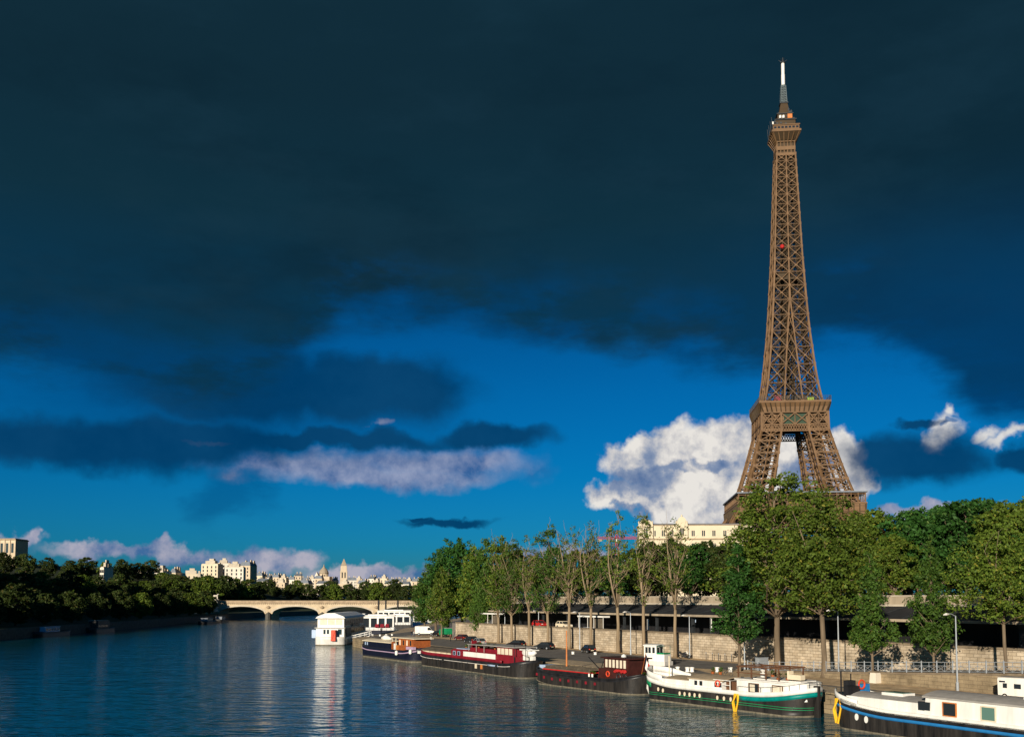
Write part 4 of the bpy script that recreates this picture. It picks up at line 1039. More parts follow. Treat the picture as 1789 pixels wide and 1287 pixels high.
def crane():
    d = 700.0; x = (1078 - 894.5) / F * d; z = lambda py: CAM_H + (HOR - py) / F * d
    t = thing('tower_crane', 'red tower crane with a white cab beyond the thin quay trees', 'crane', (x, d, WZ)); zj = z(941) - WZ
    m = MB(); w = 0.9; hh = 0
    while hh < zj + 1:
        for a, b in (((-w, -w), (w, -w)), ((w, -w), (w, w)), ((w, w), (-w, w)), ((-w, w), (-w, -w))):
            m.bar((*a, hh), (*b, hh + 2), 0.22); m.bar((*a, hh), (*a, hh + 2), 0.3)
        hh += 2
    m.build('mast', m_red, t)
    m = MB()
    for a, b, n in ((0, -34 * 700 / 1700, 8), (0, 42 * 700 / 1700, 10)):
        for i in range(n):
            p, q = a + (b - a) * i / n, a + (b - a) * (i + 1) / n
            for y in (-0.6, 0.6): m.bar((p, y, zj), (q, y, zj), 0.28); m.bar((p, y, zj), ((p + q) / 2, 0, zj + 1.5), 0.2); m.bar((q, y, zj), ((p + q) / 2, 0, zj + 1.5), 0.2)
            m.bar((p, 0, zj + 1.5), (q, 0, zj + 1.5), 0.24)
    m.build('jib', m_red, t)
    m = MB()
    for s in (-1, 1): m.bar((s * 0.9, 0, zj + 1), (0, 0, zj + 6.5), 0.35)
    m.bar((0, 0, zj + 6.3), (-11, 0, zj + 1.5), 0.14); m.bar((0, 0, zj + 6.3), (13, 0, zj + 1.5), 0.14); m.build('apex_frame', m_red, t)
    m = MB(); m.box(-0.9, 0.9, -2.4, -0.95, zj - 2.2, zj - 0.2); m.build('cab', m_white, t)
    m = MB(); m.box(-13.6, -11, -0.55, 0.55, zj - 1.8, zj - 0.14); m.build('counterweight', m_conc, t)
crane()
def palace():                                              # flat-roofed palace wing on the hill, far left
    d = 640.0; X = lambda px: (px - 894.5) / F * d; Zp = lambda py: CAM_H + (HOR - py) / F * d
    x0, x1 = X(-60), X(26); z1 = Zp(940); z0 = hill_z((x0 + x1) / 2, d) - 4
    t = thing('hilltop_palace', 'flat roofed stone palace wing crowning the wooded hill', 'palace', ((x0 + x1) / 2, d, z0), R(-2)); w = (x1 - x0) / 2; h = z1 - z0
    m = MB(); m.box(-w, w, 0, 16, 0, h - 1.2); m.build('wall', m_facade3, t)
    m = MB(); m.box(-w - 0.4, w + 0.4, -0.4, 16.4, h - 1.2, h - 0.5); m.box(-w + 0.2, w - 0.2, 0.2, 15.8, h - 0.5, h); m.build('cornice', m_bridge2, t)
    for i in range(9):
        m = MB(); cx = -w + (i + 0.5) * 2 * w / 9; m.box(cx - 0.8, cx + 0.8, -0.08, 0.1, h - 9.5, h - 3.2); m.build('tall_window', m_winpane, t)
    for i in range(10):
        m = MB(); cx = -w + i * 2 * w / 9; m.box(cx - 0.45, cx + 0.45, -0.5, -0.002, 1, h - 1.25); m.build('pilaster', m_facade3, t)
palace()
def city_house(px, d, wpx, ty, k, label, roof='flat', name='apartment_house', dep=12, group='pale houses on the far hill', cat='house', win=True):
    x = (px - 894.5) / F * d; z1 = CAM_H + (HOR - ty) / F * d; z0 = hill_z(x, d) - 3; h = max(8, z1 - z0); w = wpx / F * d / 2
    t = thing(name, label, cat, (x, d, z0), R((-14, 6, -5, 12)[int(px) % 4]), group); mw = (m_facade, m_facade2, m_facade3)[k % 3]
    h -= 3.0 if roof == 'flat' else 0.0; rh = {'flat': 0.6, 'mansard': 3.4, 'gable': 3.0}[roof]; hb = h - rh
    WM = MB(); WM.box(-w, w, 0, dep, 0, hb)
    m = MB()
    if roof == 'flat': m.box(-w + 0.4, w - 0.4, 0.4, dep - 0.4, hb, hb + rh); m.box(-w * 0.7, w * 0.45, dep * 0.3, dep * 0.8, hb + rh, hb + rh + 2.6); m.box(-w * 0.3, w * 0.25, dep * 0.4, dep * 0.7, hb + rh + 2.6, hb + rh + 4.4)
    elif roof == 'mansard': m.frus((w + 0.2, dep / 2 + 0.2), hb, (w - 1.3, dep / 2 - 1.3), hb + rh, 0, (0, dep / 2), (0, dep / 2))
    else: m.add([(-w, -0.3, hb), (w, -0.3, hb), (w, dep + 0.3, hb), (-w, dep + 0.3, hb), (-w, dep / 2, hb + rh), (w, dep / 2, hb + rh)], [(0, 1, 5, 4), (2, 3, 4, 5), (1, 2, 5), (3, 0, 4), (0, 3, 2, 1)])
    rf = m.build('roof', m_zinc if roof != 'flat' else m_pale, t)
    for cx_, cy_, ch_ in ((0.38, 0.45, 1.8), (-0.62, 0.5, 1.5), (0.75, 0.6, 1.2)):
        m = MB(); m.box(w * cx_, w * cx_ + 0.8, dep * cy_, dep * cy_ + 2.2, hb + rh * 0.2, hb + rh + ch_); m.build('chimney', m_facade3, rf)
    if win:
        nx = max(2, int(w * 2 / 3.4))
        for fl in range(3):
            zz = hb - 2.4 - fl * 3.1
            for i in range(nx):
                cx = -w + (i + 0.5) * 2 * w / nx; WM.box(cx - 0.55, cx + 0.55, -0.07, 0.1, zz - 1.0, zz + 0.9, 1)
    WM.build('wall', [mw, m_winpane], t)
    return t
hs = [(178, 620, 7, 981, 1, 'flat', 'small white house poking above the dark bank trees'), (246, 760, 12, 993, 2, 'gable', 'small tan house among trees left of the hill block'), (276, 770, 20, 990, 1, 'flat', 'low white terrace at the left of the hill buildings'), (302, 800, 10, 993, 0, 'mansard', 'narrow pale house beside the low white terrace'),
      (335, 800, 32, 995, 0, 'flat', 'long cream terraced block below the big hill apartments'), (347, 720, 10, 1000, 1, 'flat', 'small stepped white block at the edge of the trees'), (366, 840, 30, 978, 0, 'flat', 'large cream apartment block on the hill, left half of the cluster'), (391, 870, 22, 977, 1, 'flat', 'tall pale apartment block set back in the hill cluster'), (409, 800, 32, 983, 1, 'flat', 'broad stepped white apartment block on the hill'), (428, 860, 20, 981, 2, 'mansard', 'shaded grey roofed block at the right of the hill cluster')]
for px, d, w, ty, k, rf, lab in hs: city_house(px, d, w, ty, k, lab, rf)
cs = [(452, 1000), (466, 1002), (480, 999), (494, 1003), (508, 1004), (521, 1001), (533, 1006), (545, 1002), (556, 1004), (580, 1006), (615, 1008), (626, 1006), (637, 1009), (648, 1005), (659, 1007), (670, 1005), (681, 1008), (692, 1006), (703, 1009), (714, 1007), (726, 1010)]
for i, (px, ty) in enumerate(cs):
    city_house(px, 1090 + (i * 37) % 90, (14, 11, 16, 12)[i % 4], ty + (i * 7) % 5, i, f'{("pale", "white", "cream")[i % 3]} grey roofed house in the distant city skyline, {ORD[i]} from the left', ('mansard', 'gable', 'mansard', 'flat')[i % 4], 'town_house', 11, 'houses of the distant skyline')
for i, (px, ty) in enumerate([(458, 1010), (490, 1012), (528, 1013), (562, 1014), (600, 1014), (632, 1013), (648, 1021), (656, 1012), (682, 1014), (706, 1015)]):
    city_house(px, 1030, (20, 16, 24, 18, 20, 16, 8, 14, 22, 18)[i], ty, i + 1, f'lower house in front of the distant skyline, {ORD[i]} from the left', ('gable', 'flat', 'mansard')[i % 3], 'town_house', 11, 'lower houses of the distant skyline')
def domed_church():
    d = 1120.0; x = (563.5 - 894.5) / F * d; Z = lambda py: CAM_H + (HOR - py) / F * d; z0 = hill_z(x, d) - 2; h = Z(1005) - z0
    t = thing('domed_church', 'stone church with a pointed grey dome on the distant skyline', 'church', (x, d, z0))
    m = MB(); m.box(-8, 8, 0, 18, 0, h - 1); m.lathe([(5.4, h - 1), (5.4, h + 2.2)], 16, (0, 8, 0)); m.build('wall', m_facade3, t)
    m = MB(); m.lathe([(5.8, h + 2.2), (5.3, h + 4.5), (3.8, h + 7.2), (1.6, h + 9.3), (0.9, h + 10.6), (0.5, h + 12.2), (0.1, h + 13.5)], 16, (0, 8, 0)); m.build('dome', m_conc, t, True)
    m = MB(); m.add([(-9, -0.4, h - 1), (-4.5, -0.4, h - 1), (-4.5, 7, h - 1), (-9, 7, h - 1), (-6.7, -0.4, h + 4), (-6.7, 7, h + 4)], [(0, 1, 4), (1, 2, 5, 4), (2, 3, 5), (3, 0, 4, 5), (0, 3, 2, 1)]); m.build('side_gable', m_facade2, t)
def church_tower():
    d = 1130.0; x = (600.5 - 894.5) / F * d; Z = lambda py: CAM_H + (HOR - py) / F * d; z0 = hill_z(x, d) - 2; h = Z(988) - z0; w = 6.2 * d / F / 1.0
    t = thing('church_tower', 'tall square stone bell tower with a tapering top on the skyline', 'church tower', (x, d, z0), R(8))
    m = MB(); m.box(-w, w, 0, 2 * w, 0, h - 6); m.frus((w * 0.9, w * 0.9), h - 6, (w * 0.82, w * 0.82), h, 0, (0, w), (0, w)); m.build('wall', m_facade3, t)
    m = MB(); m.frus((w * 0.78, w * 0.78), h, (w * 0.6, w * 0.6), h + 3, 0, (0, w), (0, w)); m.frus((w * 0.55, w * 0.55), h + 3, (0.15, 0.15), h + 8.5, 0, (0, w), (0, w)); m.build('spire', m_conc, t)
    for dx in (-1.6, 1.6):
        m = MB(); m.box(dx - 0.7, dx + 0.7, -0.1, 0.15, h - 14, h - 7.5); m.build('belfry_opening', m_black, t)
domed_church(); church_tower()
# unseen blocks added outside the frame to shade the far bank and its trees
for i, (y0, h) in enumerate([(40, 40), (130, 42), (220, 40), (305, 38), (385, 32)]):
    x = -242; z0 = hill_z(x, y0) - 3
    t = thing('shade_block', f'{("tall", "broad", "high", "long", "plain")[i]} unseen block added to shade the far bank, {ORD[i]} from the near end', 'shade block', (x, y0, z0), 0, 'unseen shade blocks beside the far bank')
    h = h + 3
    m = MB(); m.box(-9, 9, -41, 41, 0, h); m.build('wall', m_facade, t)
    m = MB(); m.frus((9.3, 41.3), h, (7, 39), h + 4, 0); m.build('roof', m_zinc, t)
    m = MB()
    for fl in range(8):
        for k in range(18): m.box(8.95, 9.06, -38 + k * 4.3, -36.6 + k * 4.3, 6 + fl * 3.9, 8.4 + fl * 3.9)
    m.build('window_band', m_winpane, t)

# ------------------------------------------------------------------ boats
def hull_mesh(L, B, zd, bands, mats_n, bow=0.82, stern=0.84, flare=0.18, deck_mi=0, n=40, blunt=0.0, keel=0.0):
    # x runs from the far end (-L/2) to the near end (+L/2); bands: list of (z from, z to or None for the deck line, material)
    m = MB(); secs = []
    for i in range(n + 1):
        e = -1 + 2 * i / n
        e = math.copysign(1 - (1 - abs(e)) ** 1.6, e) if abs(e) > 0.0 else 0.0
        lim = bow if e > 0 else stern
        t = max(0, (abs(e) - lim) / (1 - lim)); hw = B / 2 * max(0.02, (1 - t ** 2.2)) ** 0.62
        secs.append((e * L / 2, hw, zd(e), t))
    levels = [b[0] for b in bands] + [None]
    for (x, hw, z, t) in secs:
        for lv in levels:
            zz = z if lv is None else (lv if lv >= -5 else z + (lv + 100))      # values near -100 are measured down from the deck
            f = min(1, max(0, (zz + 0.6) / (z + 0.6)))
            w = hw * (1 - flare * t - keel) + hw * (flare * t + keel) * f ** 1.2
            xx = x - math.copysign(0.9 * t * t * (1 - f), x)
            m.v.append((xx, -w, zz)); m.v.append((xx, w, zz))
    nl = len(levels) * 2
    for i in range(n):
        for j in range(len(levels) - 1):
            a = i * nl + j * 2; b = a + nl
            m.f.append((a, b, b + 2, a + 2)); m.m.append(bands[j][1])
            m.f.append((a + 1, a + 3, b + 3, b + 1)); m.m.append(bands[j][1])
        a = i * nl + nl - 2; b = a + nl
        m.f.append((a, b, b + 1, a + 1)); m.m.append(deck_mi)
    for o in (0, n * nl):
        for j in range(len(levels) - 1):
            q = (o + j * 2, o + j * 2 + 2, o + j * 2 + 3, o + j * 2 + 1); m.f.append(q if o == 0 else tuple(reversed(q))); m.m.append(bands[j][1])
    return m, secs
def rail(m, pts, h=0.9, r=0.03, bars=2):
    pts = [Vector(p) for p in pts]
    for p in pts: m.bar(p, p + Vector((0, 0, h)), r * 1.6)
    for k in range(bars):
        z = Vector((0, 0, h * (k + 1) / bars))
        for p, q in zip(pts, pts[1:]): m.bar(p + z, q + z, r * 1.6)
    return m
def gunwale(secs, i0, i1, dz, r, side=-1):
    return [(x, side * (hw + 0.02), z + dz) for (x, hw, z, t) in secs[i0:i1]]
def boat(name, label, near, far, cat='barge', group=None):
    n, f = Vector(near), Vector(far); d = n - f
    t = thing(name, label, cat, ((n.x + f.x) / 2, (n.y + f.y) / 2, 0), math.atan2(d.y, d.x), group)
    return t, d.length
def side_y(secs, x):                                       # half width of the hull at x
    for (x0, h0, z0, _), (x1, h1, z1, _) in zip(secs, secs[1:]):
        if x0 <= x <= x1:
            k = (x - x0) / (x1 - x0 + 1e-9); return h0 + (h1 - h0) * k, z0 + (z1 - z0) * k
    return secs[0][1], secs[0][2]
def half_moon(x, y, z, r=0.2):
    m = MB(); pts = [(x + r * 0.75 * math.cos(a), y, z + r * 1.2 * math.sin(a)) for a in [math.pi * 2 * i / 12 for i in range(12)]]
    vs = pts + [(p[0], p[1] - 0.06, p[2]) for p in pts]
    m.add(vs, [tuple(range(12, 24))] + [(i, (i + 1) % 12, 12 + (i + 1) % 12, 12 + i) for i in range(12)])
    return m
def swag(secs, x, drop=1.5, w=0.3):                        # a loop of rope hung over the side
    hw, zd = side_y(secs, x); m = MB(); y = -hw - 0.12
    for k in range(5):
        pts = [(x - w + 0.07 * k, y + 0.15, zd + 0.1), (x - w * 0.95, y - 0.05 * k, zd - drop * 0.5), (x - w * 0.3, y - 0.04 * k, zd - drop * (0.93 + 0.05 * k)), (x + w * 0.4, y - 0.04 * k, zd - drop * (0.9 + 0.06 * k)), (x + w * 0.95, y, zd - drop * 0.45), (x + w - 0.05 * k, y + 0.15, zd + 0.1)]
        m.tube(pts, 0.085, 6)
    return m
def cambered(L0, L1, hw, z0, rise, m=None, mi=0, n=8, hw1=None):   # a cambered roof slab
    m = m or MB(); hw1 = hw1 or hw
    vs = []
    for x, h in ((L0, hw), (L1, hw1)):
        for i in range(n + 1):
            y = -h + 2 * h * i / n; vs.append((x, y, z0 + rise * (1 - (y / h) ** 2)))
    vs += [(x, y, z - 0.14) for x, y, z in vs]
    N_ = n + 1; fs = []
    for i in range(n): fs += [(i, N_ + i, N_ + i + 1, i + 1), (2 * N_ + i, 2 * N_ + i + 1, 3 * N_ + i + 1, 3 * N_ + i)]
    fs += [(0, 2 * N_, 3 * N_, N_), (n, N_ + n, 3 * N_ + n, 2 * N_ + n)]
    for i in range(n): fs += [(i, i + 1, 2 * N_ + i + 1, 2 * N_ + i), (N_ + i, 3 * N_ + i, 3 * N_ + i + 1, N_ + i + 1)]
    return m.add(vs, fs, mi)
def pane(t, x0, x1, y, z0, z1, m_, name='window', frame=None, th=0.05):
    m = MB(); m.box(x0, x1, y - th, y, z0, z1); w = m.build(name, m_, t)
    if frame:
        m = MB(); f = 0.08
        m.box(x0 - f, x1 + f, y - th - 0.03, y - 0.01, z1, z1 + f); m.box(x0 - f, x1 + f, y - th - 0.03, y - 0.01, z0 - f, z0)
        m.box(x0 - f, x0, y - th - 0.03, y - 0.01, z0, z1); m.box(x1, x1 + f, y - th - 0.03, y - 0.01, z0, z1)
        m.build('window_frame', frame, w)
    return w
def buoy(t, c, axis='y', m_=None, r=0.32):
    m = MB(); m.ring(c, r, 0.085, axis); return m.build('lifebuoy', m_ or m_lred, t)

def house(S, x0, x1, inset, z0, z1, m=None, mi=0, maxw=9):    # a deckhouse whose plan follows the hull
    xs = sorted(set([x0, x1] + [s[0] for s in S if x0 < s[0] < x1])); m = m or MB()
    w = [max(0.15, min(maxw, side_y(S, x)[0] - inset)) for x in xs]
    return m.prism([(x, -a) for x, a in zip(xs, w)] + [(x, a) for x, a in reversed(list(zip(xs, w)))], z0, z1, mi)
# --- white and green houseboat
t, L_ = boat('houseboat', 'white and black houseboat with teal and green bands and a yellow rope over its side', (31.1, 99.5), (17.3, 120.0)); H4 = t
zd = lambda e: 1.75 + 0.9 * max(0, (e - 0.35) / 0.65) ** 2 + 1.0 * max(0, (-e - 0.45) / 0.55) ** 2
B = 4.9; h = L_ / 2
m, S = hull_mesh(L_, B, zd, [(-0.6, 1), (0.18, 0), (0.72, 0), (0.72, 2), (0.78, 0), (0.95, 2), (1.01, 0), (-100.62, 0)], 3, 0.78, 0.80, 0.25, 5)
m.build('hull', [m_hull, m_grime, m_green, m_white, m_teal, m_tan], t, True)
def belt(t, S, e0, e1, dz0, dz1, m_, name, out=0.03, L_=None):   # a painted strake on the river side and the quay side
    sel = [s for s in S if e0 * L_ / 2 <= s[0] <= e1 * L_ / 2]; m = MB()
    for sd in (-1, 1):
        vs = []
        for (x, hw, z, tt) in sel: vs += [(x, sd * (hw + out), z + dz0), (x, sd * (hw + out), z + dz1), (x, sd * (hw - 0.2), z + dz1), (x, sd * (hw - 0.2), z + dz0)]
        n = len(sel); fs = [(0, 1, 2, 3), tuple(reversed([(n - 1) * 4 + k for k in range(4)]))]
        for i in range(n - 1):
            for k in range(4): fs.append((i * 4 + k, i * 4 + 4 + k, i * 4 + 4 + (k + 1) % 4, i * 4 + (k + 1) % 4))
        m.add(vs, fs)
    return m.build(name, m_, t, True)
belt(t, S, -1, 1, -0.06, 0.42, m_white, 'white_bulwark', 0.03, L_)
belt(t, S, 0.25, 1, -0.52, -0.08, m_teal, 'teal_strake', 0.02, L_); belt(t, S, -1, -0.78, -0.62, -0.08, m_green, 'green_strake', 0.02, L_)
belt(t, S, -1.0, -0.62, 0.42, 1.15, m_white, 'bow_bulwark', 0.0, L_)
m = house(S, -h + 2.2, -h + 8.6, 0.12, 1.6, 2.72); house(S, -h + 8.6, h * 0.1, 0.10, 1.6, 3.02, m); m.build('long_cabin', m_white, t)
m = MB(); cambered(-h + 4.3, -h + 8.58, 2.05, 2.78, 0.25, m); cambered(-h + 8.4, h * 0.12, 2.40, 3.1, 0.35, m); m.build('cabin_roof', m_tan, t)
for x in (-h + 9.5, -h + 10.3, -h + 12.6, -h + 13.2): pane(t, x, x + 0.42, -2.36, 2.35, 2.85, m_glass)
m = house(S, h * 0.27, h * 0.955, 0.28, 1.6, 3.35); m.build('aft_cabin', m_white, t)
m = house(S, h * 0.25, h * 0.97, 0.16, 3.35, 3.5); house(S, h * 0.42, h * 0.9, 0.8, 3.5, 3.62, m); m.build('aft_roof', m_white2, t)
m = MB(); m.box(h * 0.1, h * 0.27, -1.6, 1.9, 1.7, 3.0); m.build('dark_doorway', m_dwood, t)
for x in (h * 0.42, h * 0.68): 
    w = pane(t, x, x + 1.25, -side_y(S, x + 0.6)[0] + 0.2, 2.2, 3.05, m_glass if x < h * 0.6 else m_curt, frame=m_dwood)
    if x < h * 0.6:
        m = MB(); m.box(x + 0.12, x + 0.8, -side_y(S, x + 0.6)[0] + 0.11, -side_y(S, x + 0.6)[0] + 0.14, 2.25, 3.0); m.build('curtain', m_curt, w)
m = MB()
for x in (h * 0.27, h * 0.42, h * 0.58, h * 0.72):
    for y in (-1.9, 1.9): m.bar((x, y, 3.6), (x, y, 4.75), 0.13)
for y in (-1.9, 1.9): m.bar((h * 0.25, y, 4.75), (h * 0.74, y, 4.85), 0.14)
for x in (h * 0.27, h * 0.42, h * 0.58, h * 0.72): m.bar((x, -1.95, 4.8), (x, 1.95, 4.8), 0.12)
m.bar((h * 0.25, -1.9, 4.1), (h * 0.6, -1.9, 4.1), 0.10)
m.build('timber_pergola', m_dwood, t)
m = MB(); m.box(h * 0.78, h * 0.9, -1.2, -0.5, 3.74, 4.25); m.box(h * 0.76, h * 0.78, -1.2, -0.5, 3.74, 4.6); m.build('deck_chair', m_cream, t)
m = MB(); m.lathe([(0.28, 3.74), (0.34, 4.2)], 10, (h * 0.5, -1.2, 0)); m.lathe([(0.1, 4.2), (0.3, 4.5), (0.1, 4.8)], 8, (h * 0.5, -1.2, 0)); m.build('planter', m_white2, t)
m = MB(); rail(m, [(x, -hw - 0.0, z + 0.4) for (x, hw, z, tt) in S if x > h * 0.27][::2], 0.55, 0.018, 1); rail(m, [(x, hw, z + 0.4) for (x, hw, z, tt) in S if x > h * 0.27][::2], 0.55, 0.018, 1); m.build('deck_rail', m_darkmetal, t)
m = MB(); rail(m, [(h * 0.0, -2.3, 2.15), (h * 0.1, -2.3, 2.15), (h * 0.2, -2.3, 2.15)], 1.0, 0.04); m.build('white_gate_rail', m_white, t)
buoy(t, (h * 0.06, -2.4, 2.75))
for i, x in enumerate([-h + 3.6, -h + 4.4, -h + 7.2, -h + 8.0, -h + 8.8, -h + 9.6, -h + 10.4, h * 0.06, h * 0.14, h * 0.22]):
    half_moon(x, -side_y(S, x)[0] - 0.005, side_y(S, x)[1] - 0.55).build('porthole', m_cream, t)
swag(S, h * 0.285, 1.7, 0.3).build('yellow_rope', m_yellow, t)
m = MB(); m.tube([(-h + 1.2, -0.4, 2.6), (-h + 0.2, -0.9, 2.3), (-h - 0.05, -0.8, 1.2), (-h + 0.1, -0.6, 0.5)], 0.22, 8); m.build('bow_fender', m_white2, t, True)
m = MB(); m.tube([(-h + 2.2, 0.6, 2.7), (-h + 2.2, 0.6, 5.0)], [0.09, 0.07], 8); m.lathe([(0.14, 5.0), (0.03, 5.15)], 8, (-h + 2.2, 0.6, 0)); m.build('pale_post', m_cream, t)
m = MB(); m.box(h - 0.5, h + 0.12, -0.14, 0.14, -0.6, zd(1) + 0.55); m.lathe([(0.2, 0), (0.2, 0.5), (0.3, 0.55), (0.3, 0.65)], 8, (h - 1.0, 0, zd(0.95) + 0.35)); m.build('stem_post', m_hull, t)

# --- black barge with red trim
t, L_ = boat('barge', 'black barge with red square ports and a dark red wheelhouse with curtained windows', (17.4, 122.8), (4.6, 142.0)); h = L_ / 2; B3 = t
zd = lambda e: 1.55 + 1.0 * max(0, (e - 0.4) / 0.6) ** 2 + 0.8 * max(0, (-e - 0.5) / 0.5) ** 2
m, S = hull_mesh(L_, 4.9, zd, [(-0.6, 1), (0.15, 0), (0.5, 0), (-100.25, 2)], 3, 0.76, 0.8, 0.25, 3)
m.build('hull', [m_hull, m_grime, m_black, m_dgrey], t, True)
belt(t, S, -0.98, 0.98, 0.0, 0.22, m_black, 'bulwark', 0.02, L_)
m = MB(); m.box(-h * 0.78, h * 0.12, -1.9, 1.9, 1.3, 2.25); m.build('hold_coaming', m_black, t)
m = MB(); m.box(-h * 0.79, h * 0.13, -1.96, 1.96, 2.1, 2.25); m.build('red_rim', m_red, t)
m = MB(); cambered(-h * 0.78, h * 0.12, 1.88, 2.32, 0.3, m); 
for i in range(9): x = -h * 0.76 + i * h * 0.108; m.box(x, x + 0.06, -1.7, 1.7, 2.45, 2.66)
m.build('hatch_cover', m_dtan, t)
m = MB(); m.box(h * 0.3, h * 0.8, -1.85, 1.85, 1.5, 3.0); m.build('aft_cabin', m_brown, t)
m = MB(); m.box(h * 0.38, h * 0.8, -1.7, 1.7, 3.0, 4.35); m.build('wheelhouse', m_brown, t)
m = MB(); m.box(h * 0.34, h * 0.84, -1.95, 1.95, 4.35, 4.5); m.build('wheelhouse_roof', m_brown, t)
for k in range(6):
    x = h * 0.41 + k * h * 0.063; pane(t, x, x + h * 0.036, -1.72, 3.2, 4.2, m_curt, 'curtained_window')
m = MB(); m.box(h * 0.25, h * 0.3, -1.4, 1.4, 1.5, 2.8); m.build('red_door', m_red, t)
buoy(t, (h * 0.47, -1.92, 2.35), m_=m_lred)
for x in (h * 0.66, h * 0.76): 
    m = MB(); m.ring((x, -1.95, 2.1), 0.38, 0.07); m.build('bicycle_wheel', m_darkmetal, t)
m = MB(); rnd = random.Random(3)
for i in range(26): x = h * (0.6 + 0.2 * rnd.random()); m.lathe([(0.02, 0), (0.17, 0.1), (0.14, 0.22), (0.02, 0.3)], 6, (x, -1.98 - 0.1 * rnd.random(), 2.55 + 0.25 * rnd.random()))
m.build('red_flower_box', m_red, t)
for x in (h * 0.14, h * 0.2): 
    m = MB(); m.lathe([(0.13, 1.6), (0.13, 2.15)], 8, (x, -2.0, 0)); m.build('bollard', m_white, t)
for k in range(8):
    x = -h * 0.86 + k * h * 0.165; hw, z = side_y(S, x); m = MB(); m.box(x - 0.2, x + 0.2, -hw - 0.05, -hw + 0.1, z - 0.78, z - 0.42); m.build('red_port', m_maroon, t)
m = MB(); m.tube([(-h * 0.52, 0, 1.6), (-h * 0.52, 0, 7.6)], [0.13, 0.08], 8); mst = m.build('mast', m_orange, t)
m = MB(); m.bar((h * 0.05, 0.8, 2.4), (-h * 0.18, 0.8, 4.1), 0.1); m.bar((h * 0.05, 0.8, 2.4), (h * 0.1, 0.8, 3.6), 0.08); m.bar((-h * 0.05, 0.8, 3.1), (h * 0.1, 0.8, 2.3), 0.07); m.build('small_derrick', m_black, t)
m = MB(); m.box(-h * 0.97, -h * 0.82, -1.0, 1.0, 2.0, 2.6); m.build('bow_tarpaulin', m_pblue, t)
m = MB(); m.lathe([(0.35, 4.5), (0.3, 4.75), (0.05, 4.9)], 10, (h * 0.55, 0, 0)); m.build('roof_dome', m_white, t)
belt(t, S, -0.99, 0.4, -1.48, -1.40, m_grime, 'rubbing_strake', 0.03, L_)

# --- long maroon barge
BM = None
t, L_ = boat('barge', 'long black barge with maroon cabins and a white dinghy on its stern', (3.6, 148.5), (-15.5, 181.0)); h = L_ / 2
zd = lambda e: 2.0 + 0.75 * max(0, (e - 0.62) / 0.38) ** 2 + 0.5 * max(0, (-e - 0.7) / 0.3) ** 2
m, S = hull_mesh(L_, 5.0, zd, [(-0.6, 1), (0.12, 0), (0.6, 0), (-100.45, 2)], 3, 0.86, 0.86, 0.3, 3)
m.build('hull', [m_hull, m_grime, m_black, m_dgrey], t, True)
belt(t, S, -0.98, 0.85, -0.55, -0.47, m_white2, 'white_line', 0.03, L_); belt(t, S, 0.42, 0.66, -0.62, -0.36, m_pblue, 'pale_blue_band', 0.045, L_)
belt(t, S, -0.96, 0.72, 0.0, 0.5, m_maroon, 'maroon_bulwark', -0.03, L_)
m = MB(); m.box(-h * 0.92, -h * 0.32, -2.0, 2.0, 1.8, 2.75); m.build('hold_coaming', m_cream, t)
m = MB(); cambered(-h * 0.93, -h * 0.31, 2.1, 2.85, 0.45, m); m.build('hatch_cover', m_dtan, t)
m = MB(); m.box(-h * 0.3, h * 0.5, -1.95, 1.95, 1.8, 3.35); m.build('saloon', m_maroon, t)
m = MB(); m.box(-h * 0.29, -h * 0.02, -1.6, 1.6, 3.35, 3.5); m.box(h * 0.0, h * 0.5, -1.3, 1.3, 3.35, 3.9); m.build('saloon_roof', [m_maroon], t)
m = MB(); m.box(-h * 0.26, -h * 0.06, -1.3, 1.2, 3.5, 3.6); m.build('skylight', m_pblue, t)
for x in (-h * 0.25, -h * 0.16): pane(t, x, x + 0.7, -1.97, 2.5, 3.1, m_glass, frame=m_pblue)
m = MB()
for k in range(7): x = -h * 0.05 + k * h * 0.083; m.box(x + 0.03, x + h * 0.08, -2.08, -1.98, 2.35, 3.25)
m.build('white_screen', m_white, t)
m = MB(); m.box(h * 0.5, h * 0.82, -1.9, 1.9, 1.9, 3.1); m.build('aft_cabin', m_maroon, t)
m = MB(); m.box(h * 0.53, h * 0.8, -1.75, 1.75, 3.1, 4.5); m.build('wheelhouse', m_maroon, t)
for k in range(4): x = h * (0.545 + k * 0.064); pane(t, x, x + h * 0.05, -1.77, 3.35, 4.3, m_curt, 'curtained_window')
m = MB(); m.box(h * 0.3, h * 0.84, -2.1, 2.1, 4.5, 4.62); m.box(h * 0.0, h * 0.3, -1.8, 1.8, 4.42, 4.5)
for x in (h * 0.02, h * 0.16, h * 0.3): 
    for y in (-1.7, 1.7): m.bar((x, y, 3.3), (x, y, 4.45), 0.08)
m.build('canopy', m_greyroof, t)
m = MB(); m.lathe([(0.4, 3.4), (0.85, 3.9), (0.7, 4.5), (0.2, 4.8)], 10, (-h * 0.0, 0.4, 0)); m.build('dark_shrub', m_brown, t)
m = MB(); m.box(-h * 0.06, -h * 0.035, -0.4, 0.4, 3.4, 5.0); m.build('chimney', m_maroon, t); B2_, S2_, h2_ = t, S, h
m = MB(); pts = []
for i in range(9):
    e = -1 + i / 4; pts.append((h * 0.9 + e * 1.9, 0, 3.75 + 0.1 * e * e))
m.tube(pts, [0.15, 0.45, 0.62, 0.7, 0.72, 0.7, 0.62, 0.45, 0.15], 10); m.box(h * 0.9 - 1.6, h * 0.9 + 1.6, -0.8, 0.8, 4.15, 4.3); m.bar((h * 0.9 - 1, 0, 2.6), (h * 0.9 - 1, 0, 3.3), 0.9, 0.5); m.bar((h * 0.9 + 1, 0, 2.6), (h * 0.9 + 1, 0, 3.3), 0.9, 0.5)
